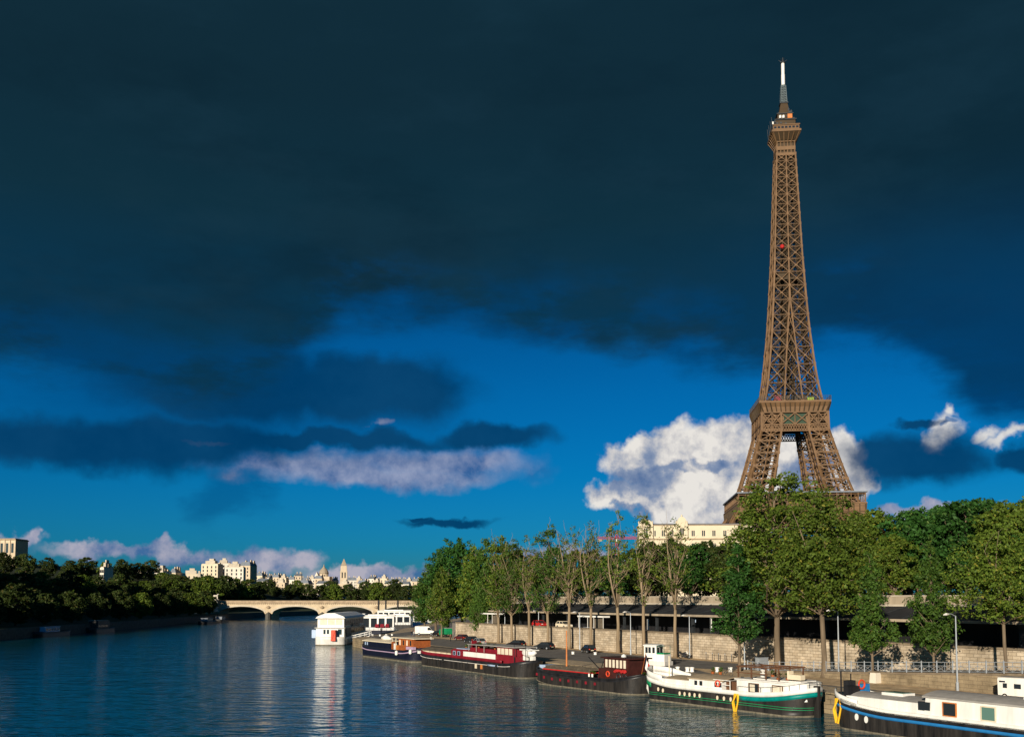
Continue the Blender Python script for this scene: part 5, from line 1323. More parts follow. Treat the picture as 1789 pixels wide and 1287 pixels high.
m.build('white_dinghy', m_white, t, False)
for x, mm in ((h * 0.235, m_cream), (h * 0.335, m_orange)):
    hw, z = side_y(S, x); m = MB(); m.box(x - 0.28, x + 0.28, -hw - 0.1, -hw, z - 1.25, z - 0.55); m.build('fender_board', mm, t)
for x in (-h * 0.75, -h * 0.62, -h * 0.5, -h * 0.02, h * 0.08):
    hw, z = side_y(S, x); m = MB(); m.tube([(x, -hw - 0.08, z - 0.5), (x, -hw - 0.1, z - 1.4)], 0.1, 6); m.build('fender', m_tyre, t)
m = MB(); hw, z = side_y(S, -h * 0.97); m.box(-h * 0.985, -h * 0.94, -hw - 0.9, -hw + 0.3, z - 0.35, z + 0.15); m.build('name_board', m_white, t)
m = MB(); rail(m, [(-h * 0.95 + k * h * 0.12, -2.35, 2.45) for k in range(6)], 0.7, 0.02, 1); m.bar((h * 0.83, -1.9, 2.3), (h * 0.83, -1.9, 5.0), 0.07); m.bar((h * 0.95, -1.2, 2.6), (h * 0.95, -1.2, 4.9), 0.07); m.build('stanchion', m_darkmetal, t)

# --- small navy barge with a timber wheelhouse
t, L_ = boat('barge', 'small navy blue barge with a mauve stripe and a varnished timber wheelhouse', (-16.6, 185.5), (-30.5, 208.5)); h = L_ / 2
zd = lambda e: 2.1 + 0.7 * max(0, (e - 0.5) / 0.5) ** 2 + 0.7 * max(0, (-e - 0.55) / 0.45) ** 2
m, S = hull_mesh(L_, 4.9, zd, [(-0.6, 1), (0.2, 2), (0.45, 0), (-100.6, 0)], 3, 0.78, 0.8, 0.25, 2)
m.build('hull', [m_navy, m_grime, m_dgrey], t, True)
belt(t, S, -0.97, 0.97, -0.66, -0.48, m_purple, 'mauve_stripe', 0.03, L_)
m = MB(); m.box(-h * 0.86, h * 0.18, -2.1, 2.1, 1.9, 3.35); m.build('cabin_side', m_navy, t)
m = MB(); cambered(-h * 0.88, h * 0.2, 2.25, 3.4, 0.35, m); m.build('cabin_roof', m_cream, t)
for x in (-h * 0.78, -h * 0.7): pane(t, x, x + 0.4, -2.12, 2.5, 3.1, m_pblue)
m = MB(); m.tube([(-h * 0.45, -0.2, 4.0), (-h * 0.3, -0.2, 4.1), (-h * 0.12, -0.2, 4.0)], [0.25, 0.62, 0.2], 10); m.build('roof_dinghy', m_white, t)
m = MB(); m.box(h * 0.42, h * 0.92, -1.8, 1.8, 2.0, 4.35); m.build('wheelhouse', m_wood, t)
m = MB(); m.box(h * 0.2, h * 0.98, -2.1, 2.1, 4.4, 4.54)
for x in (h * 0.22, h * 0.34): 
    for y in (-1.9, 1.9): m.bar((x, y, 2.2), (x, y, 4.4), 0.12)
m.build('wheelhouse_roof', m_cream, t)
for k in range(4): pane(t, h * (0.45 + k * 0.12), h * (0.45 + k * 0.12) + 0.75, -1.82, 3.1, 4.1, m_glass if k % 2 else m_curt, frame=m_orange)
for k in range(3): 
    m = MB(); m.box(h * (0.2 + 0.08 * k), h * (0.23 + 0.08 * k), -2.0, -1.4, 2.1, 3.6 - 0.3 * k); m.build('deck_locker', (m_wood, m_white, m_orange)[k], t)
for x in (h * 0.5, h * 0.9):
    hw, z = side_y(S, x); m = MB(); m.lathe([(0.1, z - 1.0), (0.3, z - 0.85), (0.3, z - 0.2), (0.1, z - 0.05)], 8, (x, -hw - 0.3, 0)); m.build('fender', m_white, t)
m = MB(); m.box(h * 0.75, h * 0.97, -2.3, -1.6, 2.4, 2.95); m.build('folded_awning', m_purple, t)

# --- the nearest white barge, cut by the frame
p0 = Vector((31.6, 94.2, 0)); q0 = p0 - BT * 39.0
t, L_ = boat('houseboat', 'white barge with a bright blue rubbing strake and an orange timber wheelhouse, nearest the camera', (q0.x, q0.y), (p0.x, p0.y)); h = L_ / 2
zd = lambda e: 2.0 + 1.15 * max(0, (-e - 0.6) / 0.4) ** 2 + 0.3 * max(0, (e - 0.7) / 0.3) ** 2
m, S = hull_mesh(L_, 5.05, zd, [(-0.6, 1), (0.16, 0), (0.6, 0), (-100.75, 0)], 3, 0.88, 0.86, 0.3, 2, 48)
m.build('hull', [m_hull, m_grime, m_white2], t, True)
belt(t, S, -0.99, 1, -0.62, -0.36, m_blue, 'blue_strake', 0.05, L_); belt(t, S, -1, 1, -0.36, -0.1, m_black, 'black_strake', 0.02, L_)
belt(t, S, -0.985, -0.78, 0.0, 0.55, m_white, 'bow_bulwark', 0.0, L_)
belt(t, S, -0.9, 0.9, -0.1, 0.25, m_white, 'white_gunwale', 0.0, L_)
m = MB(); house(S, -h * 0.87, -h * 0.44, 0.25, 1.8, 3.1, m, 0, 2.1); m.frus((h * 0.55, 2.42), 1.8, (h * 0.545, 2.2), 3.75, 0, (h * 0.12, 0), (h * 0.12, 0)); m.build('long_cabin', m_white, t)
m = MB(); cambered(-h * 0.87, -h * 0.45, 1.5, 3.12, 0.3, m, hw1=2.05); cambered(-h * 0.44, h * 0.68, 2.3, 3.8, 0.38, m); m.build('cabin_roof', m_greyroof, t)
for i, (x, mm) in enumerate([(-h * 0.33, m_glass), (-h * 0.15, m_gglass), (h * 0.08, m_gglass), (h * 0.3, m_gglass), (h * 0.5, m_gglass)]):
    pane(t, x, x + 1.15, -2.33, 2.4, 3.4, mm, frame=m_orange if i == 0 else m_cream, th=0.10)
m = MB(); m.box(-h * 0.46, -h * 0.40, -2.35, -2.1, 2.6, 3.3); m.build('hatch_window', m_glass, t)
for x0 in (-h * 0.72, -h * 0.02, h * 0.24):
    m = MB(); m.box(x0, x0 + 2.3, -0.8, 0.8, 3.9 if x0 > -h * 0.5 else 3.2, 4.3 if x0 > -h * 0.5 else 3.6); sk_ = m.build('skylight', m_white, t)
    z = 4.3 if x0 > -h * 0.5 else 3.6
    m = MB(); m.box(x0 + 0.18, x0 + 2.12, -0.62, 0.62, z + 0.003, z + 0.05); m.build('skylight_glass', m_gglass, sk_)
m = MB(); m.box(h * 0.42, h * 0.47, 0.4, 1.2, 4.0, 4.5); m.bar((h * 0.3, 0.9, 4.3), (h * 0.5, 0.9, 4.3), 0.09); m.build('roof_gear', m_white2, t)
m = MB(); m.box(h * 0.56, h * 0.80, -1.85, 1.85, 3.3, 5.15); m.build('wheelhouse', m_wood, t)
m = MB(); m.box(h * 0.53, h * 0.84, -2.2, 2.2, 5.15, 5.35); m.box(h * 0.55, h * 0.82, -1.9, 1.9, 5.35, 5.47); m.build('wheelhouse_roof', m_white, t)
for k in range(4): pane(t, h * 0.575 + k * 1.0, h * 0.575 + k * 1.0 + 0.75, -1.87, 4.1, 5.0, m_gglass, 'wheelhouse_window', frame=m_orange)
for k in range(3):
    m = MB(); m.box(h * 0.558 - 0.06, h * 0.558, -1.5 + k * 1.05, -0.7 + k * 1.05, 4.1, 5.0); m.build('wheelhouse_window', m_gglass, t)
swag(S, -h * 0.905, 1.9, 0.36).build('yellow_rope', m_yellow, t)
for x in (-h * 0.79, -h * 0.735):
    hw, z = side_y(S, x); half_moon(x, -hw - 0.005, z - 0.95, 0.26).build('porthole', m_white, t)
m = MB(); m.box(-h * 0.96, -h * 0.93, -0.5, 0.5, 2.8, 4.3); m.lathe([(0.5, 0), (0.5, 0.7)], 10, (-h * 0.92, -0.5, 2.9)); m.box(-h * 0.92, -h * 0.87, -1.3, -0.3, 2.6, 3.9); m.bar((-h * 0.97, -0.6, 3.0), (-h * 0.97, -0.6, 5.2), 0.1); m.bar((-h * 0.955, 0.4, 3.0), (-h * 0.955, 0.4, 4.9), 0.08); m.build('anchor_windlass', m_black, t)
m = MB(); m.box(-h * 0.91, -h * 0.885, 0.3, 1.4, 3.3, 4.0); m.build('blue_locker', m_blue, t)
buoy(t, (-h * 0.88, 0.2, 4.0), 'x', m_lred, 0.4)
m = MB(); m.tube([(-h - 0.05, -0.2, 2.4), (-h - 0.35, -0.25, 0.7), (-h - 0.2, -0.2, 0.4)], [0.05, 0.06, 0.16], 6); m.build('anchor', m_white2, t)
for x in (h * 0.59, h * 0.7): pane(t, x, x + 0.3, -2.36, 2.5, 3.2, m_gglass, th=0.06)
m = MB(); m.bar((h * 0.6, -1.2, 5.4), (h * 0.6, -1.2, 6.3), 0.07); m.build('roof_pole', m_white, t)

# --- tyres, pots, ropes and bicycles that the barges carry
def line(t, p, q, sag=0.35):
    p, q = Vector(p), Vector(q); m = MB()
    m.tube([p + (q - p) * k - Vector((0, 0, sag * math.sin(math.pi * k))) for k in (0, 0.25, 0.5, 0.75, 1)], 0.035, 5); m.build('mooring_line', m_dtan, t)
def tyres(t, S_, xs_):
    for x in xs_:
        hw, z = side_y(S_, x); m = MB(); m.ring((x, -hw - 0.13, z - 0.6), 0.24, 0.11, 'y', 12); m.build('tyre_fender', m_tyre, t)
def pots(t, pts, seed):
    r = random.Random(seed)
    for x, y, z in pts:
        m = MB(); m.lathe([(0.16, 0), (0.22, 0.35)], 8, (x, y, z)); o_ = m.build('flower_pot', m_wood, t)
        m = MB()
        for k in range(26):
            a = r.uniform(0, 6.28); b_ = r.uniform(0.2, 1.2); c = Vector((x + 0.3 * b_ * math.cos(a), y + 0.3 * b_ * math.sin(a), z + 0.35 + 0.45 * r.random())); d_ = Vector((r.uniform(-1, 1), r.uniform(-1, 1), r.uniform(-0.3, 1))).normalized() * 0.16; e_ = d_.cross(Vector((r.random(), r.random(), 1))).normalized() * 0.08
            m.add([c - d_, c + e_, c + d_, c - e_], [(0, 1, 2, 3)])
        m.build('foliage', m_leafB, o_)
def bike(t, x, y, z):
    m = MB()
    for dx in (-0.52, 0.52): m.ring((x + dx, y, z + 0.33), 0.31, 0.025, 'y', 14)
    for a, b_ in (((-0.52, 0.33), (-0.1, 0.8)), ((-0.1, 0.8), (0.35, 0.75)), ((-0.1, 0.33), (0.35, 0.75)), ((-0.1, 0.33), (-0.1, 0.92)), ((0.52, 0.33), (0.33, 1.0)), ((-0.52, 0.33), (-0.1, 0.33))): m.bar((x + a[0], y, z + a[1]), (x + b_[0], y, z + b_[1]), 0.04)
    m.bar((x + 0.33, y - 0.25, z + 1.0), (x + 0.33, y + 0.25, z + 1.0), 0.035); m.build('bicycle', m_darkmetal, t)
BOATS = {o_.name: o_ for o_ in COL.objects if o_.get('category') in ('barge',)}
pots(H4, [(-3.5, 1.2, 3.3), (-2.6, 1.5, 3.3), (5.2, 1.4, 3.5), (8.4, -1.4, 3.5), (9.2, -0.9, 3.5)], 4); bike(H4, -1.5, 1.5, 3.25)
line(H4, (11.5, 2.0, 2.6), (14.5, 4.6, 2.9), 0.5); line(H4, (-11.5, 1.6, 2.8), (-14.0, 4.4, 2.6), 0.4)
pots(B2_, [(h2_ * 0.1, -0.6, 3.9), (h2_ * 0.2, 0.2, 3.9), (h2_ * 0.4, -0.7, 3.9), (-h2_ * 0.28, 0.8, 3.4)], 6); bike(B2_, h2_ * 0.25, 0.8, 3.9); tyres(B2_, S2_, [-h2_ * 0.4, h2_ * 0.6])
pots(B3, [(1.8, -1.5, 1.75), (2.3, 1.5, 1.75), (9.6, 0.6, 1.9)], 5); bike(B3, 2.2, 1.2, 1.75); line(B3, (10.4, 1.4, 2.4), (12.2, 4.6, 2.7), 0.3)

# --- the white passenger boat seen end on
t = thing('passenger_boat', 'two deck white passenger boat seen end on with an orange boarding gate', 'passenger boat', (-47.3, 272.5, 0), R(-90)); B3x = 3.9; h = 20
zd = lambda e: 2.1 + 0.3 * max(0, e - 0.6)
m, S = hull_mesh(40, 7.8, zd, [(-0.6, 1), (0.25, 0), (1.5, 0)], 3, 0.90, 0.9, 0.1, 2)
m.build('hull', [m_white2, m_grime, m_dgrey], t, True)
m = MB(); m.box(-18.5, 18.4, -3.65, 3.65, 2.0, 4.5); m.build('lower_cabin', m_white, t)
m = MB(); m.box(-16, 17.6, -3.45, 3.45, 4.62, 7.0); m.build('upper_cabin', m_white, t)
m = MB(); m.box(-19, 19, -3.95, 3.95, 4.5, 4.62); m.build('upper_deck', m_white2, t)
m = MB(); m.extr([(-3.9, 7.0), (3.9, 7.0), (3.4, 7.5), (1.2, 8.35), (-1.2, 8.35), (-3.4, 7.5)], -16.5, 18.4)
m.v = [(y_, x_, z_) for x_, y_, z_ in m.v]; m.f = [tuple(reversed(f_)) for f_ in m.f]; m.build('roof', m_white, t)
for k in range(3): 
    m = MB(); y = -2.75 + k * 2.0; m.box(17.55, 17.68, y, y + 1.7, 5.3, 6.75); m.build('front_window', m_curt, t)
for y in (-1.75, -0.85): 
    m = MB(); m.box(18.35, 18.46, y, y + 0.55, 2.95, 4.1); m.build('front_window', m_glass, t)
m = MB(); m.box(18.35, 18.46, 2.0, 3.0, 2.8, 4.2); m.build('cabin_door', m_glass, t)
for k in range(11):
    m = MB(); x = -15.5 + k * 3.0; m.box(x, x + 2.1, 3.44, 3.52, 5.2, 6.5); m.build('side_window', m_glass, t)
    m = MB(); m.box(x, x + 2.1, 3.64, 3.72, 2.9, 4.1); m.build('side_window', m_glass, t)
m = MB(); m.box(18.5, 20.3, 0.55, 1.7, 1.2, 4.0); m.bar((20.35, 0.6, 1.2), (20.35, 1.65, 4.0), 0.15); m.build('orange_gate', m_lred, t)
m = MB(); m.box(16.2, 17.4, -5.0, -3.9, 1.9, 4.0); m.build('side_wing', m_pblue, t)
m = MB(); m.box(8, 16, 3.75, 3.83, 0.5, 4.5); m.box(-6, 6, 3.75, 3.83, 4.62, 5.3); m.build('dark_side_screen', m_navy, t)
gw = thing('gangway', 'white railed gangway rising from the passenger boat to the quay', 'gangway', (-42.9, 258.5, 1.0), R(-8))
m = MB(); m.bar((0, 0, 0), (5.6, 0, 1.35), 1.5, 0.14); m.build('walkway', m_white2, gw)
for y in (-0.72, 0.72):
    m = MB()
    for k in range(5): m.bar((k * 1.4, y, k * 0.337), (k * 1.4, y, k * 0.337 + 1.2), 0.08)
    m.bar((0, y, 1.2), (5.6, y, 2.55), 0.08); m.bar((0, y, 0.65), (5.6, y, 2.0), 0.06); m.build('handrail', m_white, gw)

# --- landing-stage boats moored before the bridge
def stage(label, px, wpx, d, ztop, k, red=False, low=2.4):
    x = (px - 894.5) / F * d; w = wpx / F * d / 2
    t = thing('excursion_boat', label, 'excursion boat', (x, d, 0), R(4), 'white boats at the landing stage')
    m = MB(); pr = [(-w, -0.5), (w * 0.95, -0.5), (w, 1.2), (w, low - 0.8), (-w, low - 0.8)]; m.extr(pr, -3.2, 3.2); m.build('hull', (m_navy, m_dgrey, m_pblue)[k], t)
    m = MB(); m.box(-w * 0.97, w * 0.94, -3.0, 3.0, low - 0.8, ztop - 0.35); m.build('cabin', m_white, t)
    m = MB(); m.box(-w, w, -3.4, 3.4, ztop - 0.35, ztop); m.box(-w * 0.6, w * 0.5, -2.2, 2.2, ztop, ztop + 0.3); m.build('roof', m_white, t)
    n = max(3, int(w * 2 / 2.6))
    for i in range(n):
        a = -w * 0.93 + i * (w * 1.84) / n; m = MB(); m.box(a + 0.3, a + w * 1.84 / n - 0.3, -3.06, -2.98, low + 0.1, ztop - 1.0); m.build('window', m_glass, t)
    if red:
        for i in range(3): 
            a = w * (-0.05 + 0.3 * i); m = MB(); m.frus((w * 0.13, 0.5), low + 0.2, (w * 0.09, 0.15), low + 1.3, 0, (a, -3.5), (a, -3.2)); m.build('red_awning', m_maroon, t)
    m = MB(); rail(m, [(-w + i * w / 4, -3.3, low - 0.8) for i in range(9)], 1.0, 0.04); m.build('deck_rail', m_steel, t)
stage('long white boat with dark windows and red awnings at the landing stage', 662, 58, 330, 6.6, 0, True)
stage('white boat behind the passenger boat with a long pale roof', 618, 42, 395, 6.2, 1)
stage('low white roofed boat between the red awnings and the far slipway', 700, 38, 400, 5.8, 1)
stage('pale blue hulled boat tied up at the far right of the landing stage', 742, 40, 420, 5.2, 2)
stage('grey sided white boat moored closest under the last bridge arch', 690, 60, 470, 6.6, 1)
t = thing('floating_pontoon', 'dark grey floating pontoon with railings beside the passenger boat', 'pontoon', at(640, 1098, 1.2)); 
m = MB(); m.box(-4.5, 9.5, -7, 5, -1.6, 0.2); m.build('deck', m_dgrey, t)
m = MB(); rail(m, [(-4.3 + 1.53 * i, -6.8, 0.2) for i in range(10)], 1.1, 0.04); m.build('rail', m_steel, t)
m = MB(); m.box(-4.0, -1.8, -2.5, 0.5, 0.2, 3.4); m.build('ticket_booth', m_white, t)
# --- dim boats under the far bank; shade is painted into the last two
for i, (px, d, L_, lab, mm) in enumerate([(8, 296, 16, 'small dim pale boat cut by the left edge of the picture', m_pblue), (92, 322, 26, 'long low boat with a pale deckhouse moored in the shade of the far bank', m_pblue), (178, 362, 22, 'dark floating restaurant with a row of small windows under the far bank', m_dgrey), (365, 470, 22, 'motor boat darkened for shade, moored beside the left foot of the bridge', m_zinc), (388, 505, 16, 'small boat darkened for shade, right under the left bridge arch', m_zinc)]):
    x = (px - 894.5) / F * d
    t = thing('moored_boat', lab, 'boat', (x, d, 0), R(92), 'boats along the far bank')
    m, S = hull_mesh(L_, 4.4, lambda e: 1.3 + 0.5 * abs(e) ** 3, [(-0.6, 0), (0.9, 1)], 2, 0.7, 0.85, 0.2, 1, 20); m.build('hull', [m_hull, m_dgrey], t, True)
    m = MB(); m.box(-L_ * 0.3, L_ * 0.12 + (2 if i == 2 else 0), -1.6, 1.6, 1.2, 2.9 + (1.2 if i == 2 else 0)); m.build('deckhouse', mm, t)
    m = MB(); m.box(-L_ * 0.31, L_ * 0.13, -1.75, 1.75, 2.9 + (1.2 if i == 2 else 0), 3.05 + (1.2 if i == 2 else 0)); m.build('roof', mm if i != 2 else m_greyroof, t)
    for k in range(5):
        m = MB(); a = -L_ * 0.27 + k * L_ * 0.08; m.box(a, a + L_ * 0.05, -1.66, -1.58, 1.8, 2.5); m.build('window', m_glass, t)

# ------------------------------------------------------------------ vehicles, street furniture, people
def car(label, p, rot, paint, kind='hatch', name='parked_car', cat='car', group='cars parked on the quay'):
    t = thing(name, label, cat, p, rot, group)
    if kind == 'van':
        Lc, Wc = 5.4, 0.98
        prof = [(-2.65, 0.45), (2.55, 0.45), (2.7, 0.7), (2.65, 1.05), (1.95, 1.3), (1.35, 2.15), (1.1, 2.4), (-2.55, 2.45), (-2.68, 2.2)]
        glass = [(1.88, 1.36), (1.33, 2.1), (0.75, 2.1), (0.75, 1.36)]; wx = (1.75, -1.6); wr = 0.36
    elif kind == 'old':
        Lc, Wc = 3.8, 0.76
        prof = [(-1.85, 0.4), (1.75, 0.4), (1.82, 0.75), (0.95, 0.92), (0.85, 0.95), (0.85, 0.96), (-1.7, 0.98), (-1.85, 0.8)]
        glass = None; wx = (1.2, -1.2); wr = 0.30
    else:
        Lc, Wc = 4.1, 0.83
        prof = [(-2.0, 0.3), (1.95, 0.3), (2.05, 0.5), (2.0, 0.72), (1.1, 0.92), (0.95, 0.95), (-1.8, 0.97), (-2.05, 0.8)]
        glass = None; wx = (1.25, -1.25); wr = 0.31
    m = MB(); m.extr(prof, -Wc, Wc); body = m.build('body', paint, t)
    if kind == 'van':
        for y in (-Wc - 0.02, Wc + 0.02):
            m = MB(); m.extr(glass, y - 0.02, y + 0.02); m.build('side_window', m_glass, t)
        m = MB(); m.add([(2.0, -0.85, 1.3), (2.0, 0.85, 1.3), (1.42, 0.8, 2.12), (1.42, -0.8, 2.12)], [(0, 1, 2, 3)]); m.v = [(x + 0.05, y, z + 0.04) for x, y, z in m.v]; m.build('windscreen', m_glass, t)
    else:
        zt, zb = (1.48, 0.955) if kind == 'old' else (1.42, 0.95)
        xb0, xb1, xt0, xt1 = (-1.72, 0.85, -1.35, 0.3) if kind == 'old' else (-1.9, 0.95, -1.35, 0.2)
        w0, w1 = Wc - 0.04, Wc - 0.2
        vs = [(xb0, -w0, zb), (xb1, -w0, zb), (xb1, w0, zb), (xb0, w0, zb), (xt0, -w1, zt), (xt1, -w1, zt), (xt1, w1, zt), (xt0, w1, zt)]
        m = MB(); m.add(vs, [(0, 1, 5, 4), (1, 2, 6, 5), (2, 3, 7, 6), (3, 0, 4, 7)]); m.build('window', m_glass, t)
        m = MB(); m.box(xt0 - 0.06, xt1 + 0.06, -w1 - 0.03, w1 + 0.03, zt - 0.03, zt + 0.05)
        for y in (-1, 1):
            m.bar((xb0 - 0.0, y * (w0 + 0.015), zb), (xt0, y * (w1 + 0.015), zt), 0.1, 0.06); m.bar((xb1, y * (w0 + 0.015), zb), (xt1, y * (w1 + 0.015), zt), 0.08, 0.06)
            m.bar(((xb0 + xb1) / 2, y * (w0 + 0.015), zb), ((xt0 + xt1) / 2 - 0.1, y * (w1 + 0.015), zt), 0.08, 0.05)
        m.build('roof', paint, t)
    for x in wx:
        for y in (-Wc + 0.08, Wc - 0.08):
            m = MB(); m.tube([(x, y - 0.11, wr), (x, y + 0.11, wr)], wr, 14); wl = m.build('wheel', m_tyre, t)
            m = MB(); m.tube([(x, y - 0.125, wr), (x, y + 0.125, wr)], wr * 0.55, 10); m.build('rim', m_steel, wl)
    xf, xr = prof[2][0], -(-prof[-1][0])
    for y in (-Wc + 0.22, Wc - 0.22):
        m = MB(); m.box(prof[2][0] - 0.12, prof[2][0] + 0.02, y - 0.16, y + 0.16, 0.62 if kind != 'van' else 0.8, 0.76 if kind != 'van' else 0.98); m.build('headlight', m_white, t)
        m = MB(); m.box(prof[-1][0] - 0.03, prof[-1][0] + 0.1, y - 0.12, y + 0.12, 0.68 if kind != 'van' else 0.9, 0.84 if kind != 'van' else 1.3); m.build('tail_light', m_lred, t)
    m = MB(); m.box(prof[-1][0] - 0.05, prof[-1][0], -0.26, 0.26, 0.5, 0.62); m.build('number_plate', m_cream, t)
    return t
QA = math.atan2(-BT.y, -BT.x)                              # heading along the quay toward the camera
def qp(px, py): p = at(px, py, QZ); return (p.x, p.y, QZ + 0.012)
m_dkgreen = mat('dark_car_paint', (0.012, 0.016, 0.02), 0.25, 0.1, spec=0.6); m_bkcar = mat('black_car_paint', (0.01, 0.01, 0.012), 0.2, 0.1, spec=0.6); m_silver = mat('silver_car_paint', (0.42, 0.43, 0.44), 0.3, 0.08, metal=0.4); m_redcar = mat('dark_red_car_paint', (0.09, 0.012, 0.016), 0.25, 0.1, spec=0.6)
car('white panel van parked across the quay road by the tree clump', qp(742, 1109), QA + 1.15, m_white, 'van', 'panel_van', 'van')
car('dark estate car half hidden behind the white van', qp(764, 1111), QA + math.pi, m_bkcar)
car('small black hatchback with red lights beside the white hoarding', qp(806, 1118), QA + math.pi + 0.1, m_redcar)
car('dark green car tucked next to the silver car', qp(822, 1122), QA + math.pi, m_dkgreen)
car('silver hatchback at the head of the tan earth verge', qp(836, 1126), QA + math.pi, m_silver)
car('black hatchback parked alone beside the tan verge', qp(902, 1130), QA + math.pi + 0.35, m_bkcar)
car('black estate car with a pale number plate under the thin trees', qp(951, 1134), QA + math.pi + 0.35, m_dkgreen)
car('old boxy black car with round lamps parked behind the dark barge', qp(1028, 1140), QA + math.pi - 0.2, m_bkcar, 'old')
# green lorry beneath the trees
t = thing('small_lorry', 'small green lorry under the trees beside the white van', 'lorry', qp(779, 1112), QA + math.pi, None)
m = MB(); m.box(-2.4, 0.7, -1.0, 1.0, 0.75, 2.3); m.build('load_box', m_green, t); m = MB(); m.extr([(0.8, 0.5), (2.3, 0.5), (2.3, 1.2), (1.9, 2.0), (0.8, 2.0)], -0.95, 0.95); m.build('cab', m_green, t)
m = MB(); m.add([(2.34, -0.8, 1.25), (2.34, 0.8, 1.25), (1.97, 0.75, 1.92), (1.97, -0.75, 1.92)], [(0, 1, 2, 3)]); m.build('windscreen', m_glass, t)
m = MB(); m.box(-2.5, 0.75, -1.05, 1.05, 2.3, 2.4); m.build('roof_cover', m_greyroof, t)
for x in (1.6, -1.5):
    for y in (-0.8, 0.8): m = MB(); m.tube([(x, y - 0.12, 0.4), (x, y + 0.12, 0.4)], 0.4, 12); m.build('wheel', m_tyre, t)
# white hoarding
t = thing('hoarding_panel', 'tall plain white hoarding panel leaning by the tree trunks', 'hoarding', qp(803, 1115), QA + math.pi - 0.9)
m = MB(); m.box(-1.7, 1.7, -0.06, 0.06, 0.0, 3.6); m.build('board', m_white, t)
m = MB()
for x in (-1.2, 1.2): m.bar((x, 0.1, 3.0), (x, 1.4, 0.0), 0.1)
m.build('brace', m_darkmetal, t)
# motorhome at the right edge
t = thing('motorhome', 'white motorhome parked on the earth strip at the right edge', 'motorhome', (lambda p: (p.x, p.y, QZ + 0.012))(at(1786, 1222, QZ)), QA + 0.05, None, (0.76,) * 3)
m = MB(); m.extr([(-2.6, 0.5), (2.4, 0.5), (2.75, 0.8), (2.7, 1.15), (1.9, 1.45), (1.75, 1.9), (2.2, 2.15), (2.05, 2.75), (1.7, 2.85), (-2.55, 2.75), (-2.65, 2.5)], -1.05, 1.05); m.build('body', m_white, t)
m = MB(); m.extr([(-2.66, 2.755), (1.7, 2.86), (1.7, 2.93), (-2.66, 2.83)], -1.12, 1.12); m.build('roof', m_greyroof, t)
for x0, x1 in ((-1.9, -1.35), (-0.4, 0.5)):
    m = MB(); m.box(x0, x1, -1.1, -1.04, 1.45, 2.05); w = m.build('side_window', m_glass, t)
m = MB(); m.box(0.95, 1.55, -1.09, -1.04, 0.6, 2.2); m.build('cab_door', m_white2, t)
m = MB(); m.box(1.02, 1.5, -1.12, -1.085, 1.4, 1.95); m.build('cab_window', m_glass, t)
m = MB(); m.add([(2.0, -0.9, 1.45), (2.0, 0.9, 1.45), (1.84, 0.9, 1.9), (1.84, -0.9, 1.9)], [(0, 1, 2, 3)]); m.build('windscreen', m_glass, t)
m = MB(); m.box(-2.75, -2.62, -0.9, 0.9, 0.6, 2.3); m.build('rear_ladder', m_darkmetal, t)
for x in (1.7, -1.7):
    for y in (-0.95, 0.95):
        m = MB(); m.tube([(x, y - 0.13, 0.37), (x, y + 0.13, 0.37)], 0.37, 14); wl = m.build('wheel', m_tyre, t)
        m = MB(); m.tube([(x, y - 0.145, 0.37), (x, y + 0.145, 0.37)], 0.2, 10); m.build('rim', m_white2, wl)
m = MB(); m.box(-2.4, -1.6, -1.08, -1.05, 2.15, 2.35); m.build('printed_stripe', m_navy, t)
# motorcycle by the wall
t = thing('motorcycle', 'black motorcycle parked close to the retaining wall', 'motorcycle', qp(1196, 1150), QA + 0.5)
for x in (-0.7, 0.7): m = MB(); m.ring((x, 0, 0.32), 0.27, 0.07, 'y', 16); m.build('wheel', m_tyre, t)
m = MB(); m.tube([(-0.75, 0, 0.85), (-0.3, 0, 0.75), (0.15, 0, 0.9), (0.45, 0, 0.85)], [0.14, 0.2, 0.24, 0.12], 8); m.box(-0.3, 0.35, -0.18, 0.18, 0.25, 0.7); m.bar((0.7, 0, 0.32), (0.42, 0, 1.05), 0.1); m.bar((-0.7, 0, 0.32), (-0.2, 0, 0.5), 0.1); m.build('frame', m_black, t)
m = MB(); m.bar((0.42, -0.38, 1.1), (0.42, 0.38, 1.1), 0.05); m.build('handlebar', m_darkmetal, t)
m = MB(); m.box(-1.0, -0.6, -0.22, 0.22, 0.85, 1.2); m.build('top_box', m_black, t)
m = MB(); m.extr([(0.4, 1.0), (0.62, 0.75), (0.66, 0.8), (0.5, 1.35), (0.46, 1.35)], -0.2, 0.2); m.build('fairing', m_white2, t)

# white wheelhouse cabin standing on the quay edge, with the flag of the black barge before it
t = thing('quayside_cabin', 'white wheelhouse cabin with dark windows standing on the quay behind the black barge', 'cabin', qp(1147, 1161), QA + 0.35, None, (0.82,) * 3)
m = MB(); m.box(-2.3, 2.6, -1.4, 1.4, 0.0, 0.75); m.build('base', m_white2, t)
m = MB(); m.box(-1.9, 0.7, -1.15, 1.15, 0.75, 3.55); m.build('cabin_wall', m_white, t)
m = MB(); cambered(-2.05, 0.85, 1.3, 3.6, 0.2, m); m.build('roof', m_white, t)
for x in (-1.6, -0.95, -0.1): pane(t, x, x + 0.5, -1.17, 2.2, 3.25, m_glass)
for y in (-0.9, 0.1): m = MB(); m.box(0.68, 0.74, y, y + 0.75, 2.2, 3.2); m.build('window', m_glass, t)
m = MB(); m.box(0.75, 2.4, -1.2, 1.1, 0.75, 2.0); m.build('side_locker', m_white, t)
m = MB(); m.box(0.72, 2.3, -1.1, 1.0, 2.0, 2.25); m.build('plant_trough', m_green, t)
m = MB()
for x, y in ((0.8, -1.1), (2.3, -1.1), (2.3, 1.0)): m.bar((x, y, 2.0), (x, y, 3.5), 0.07)
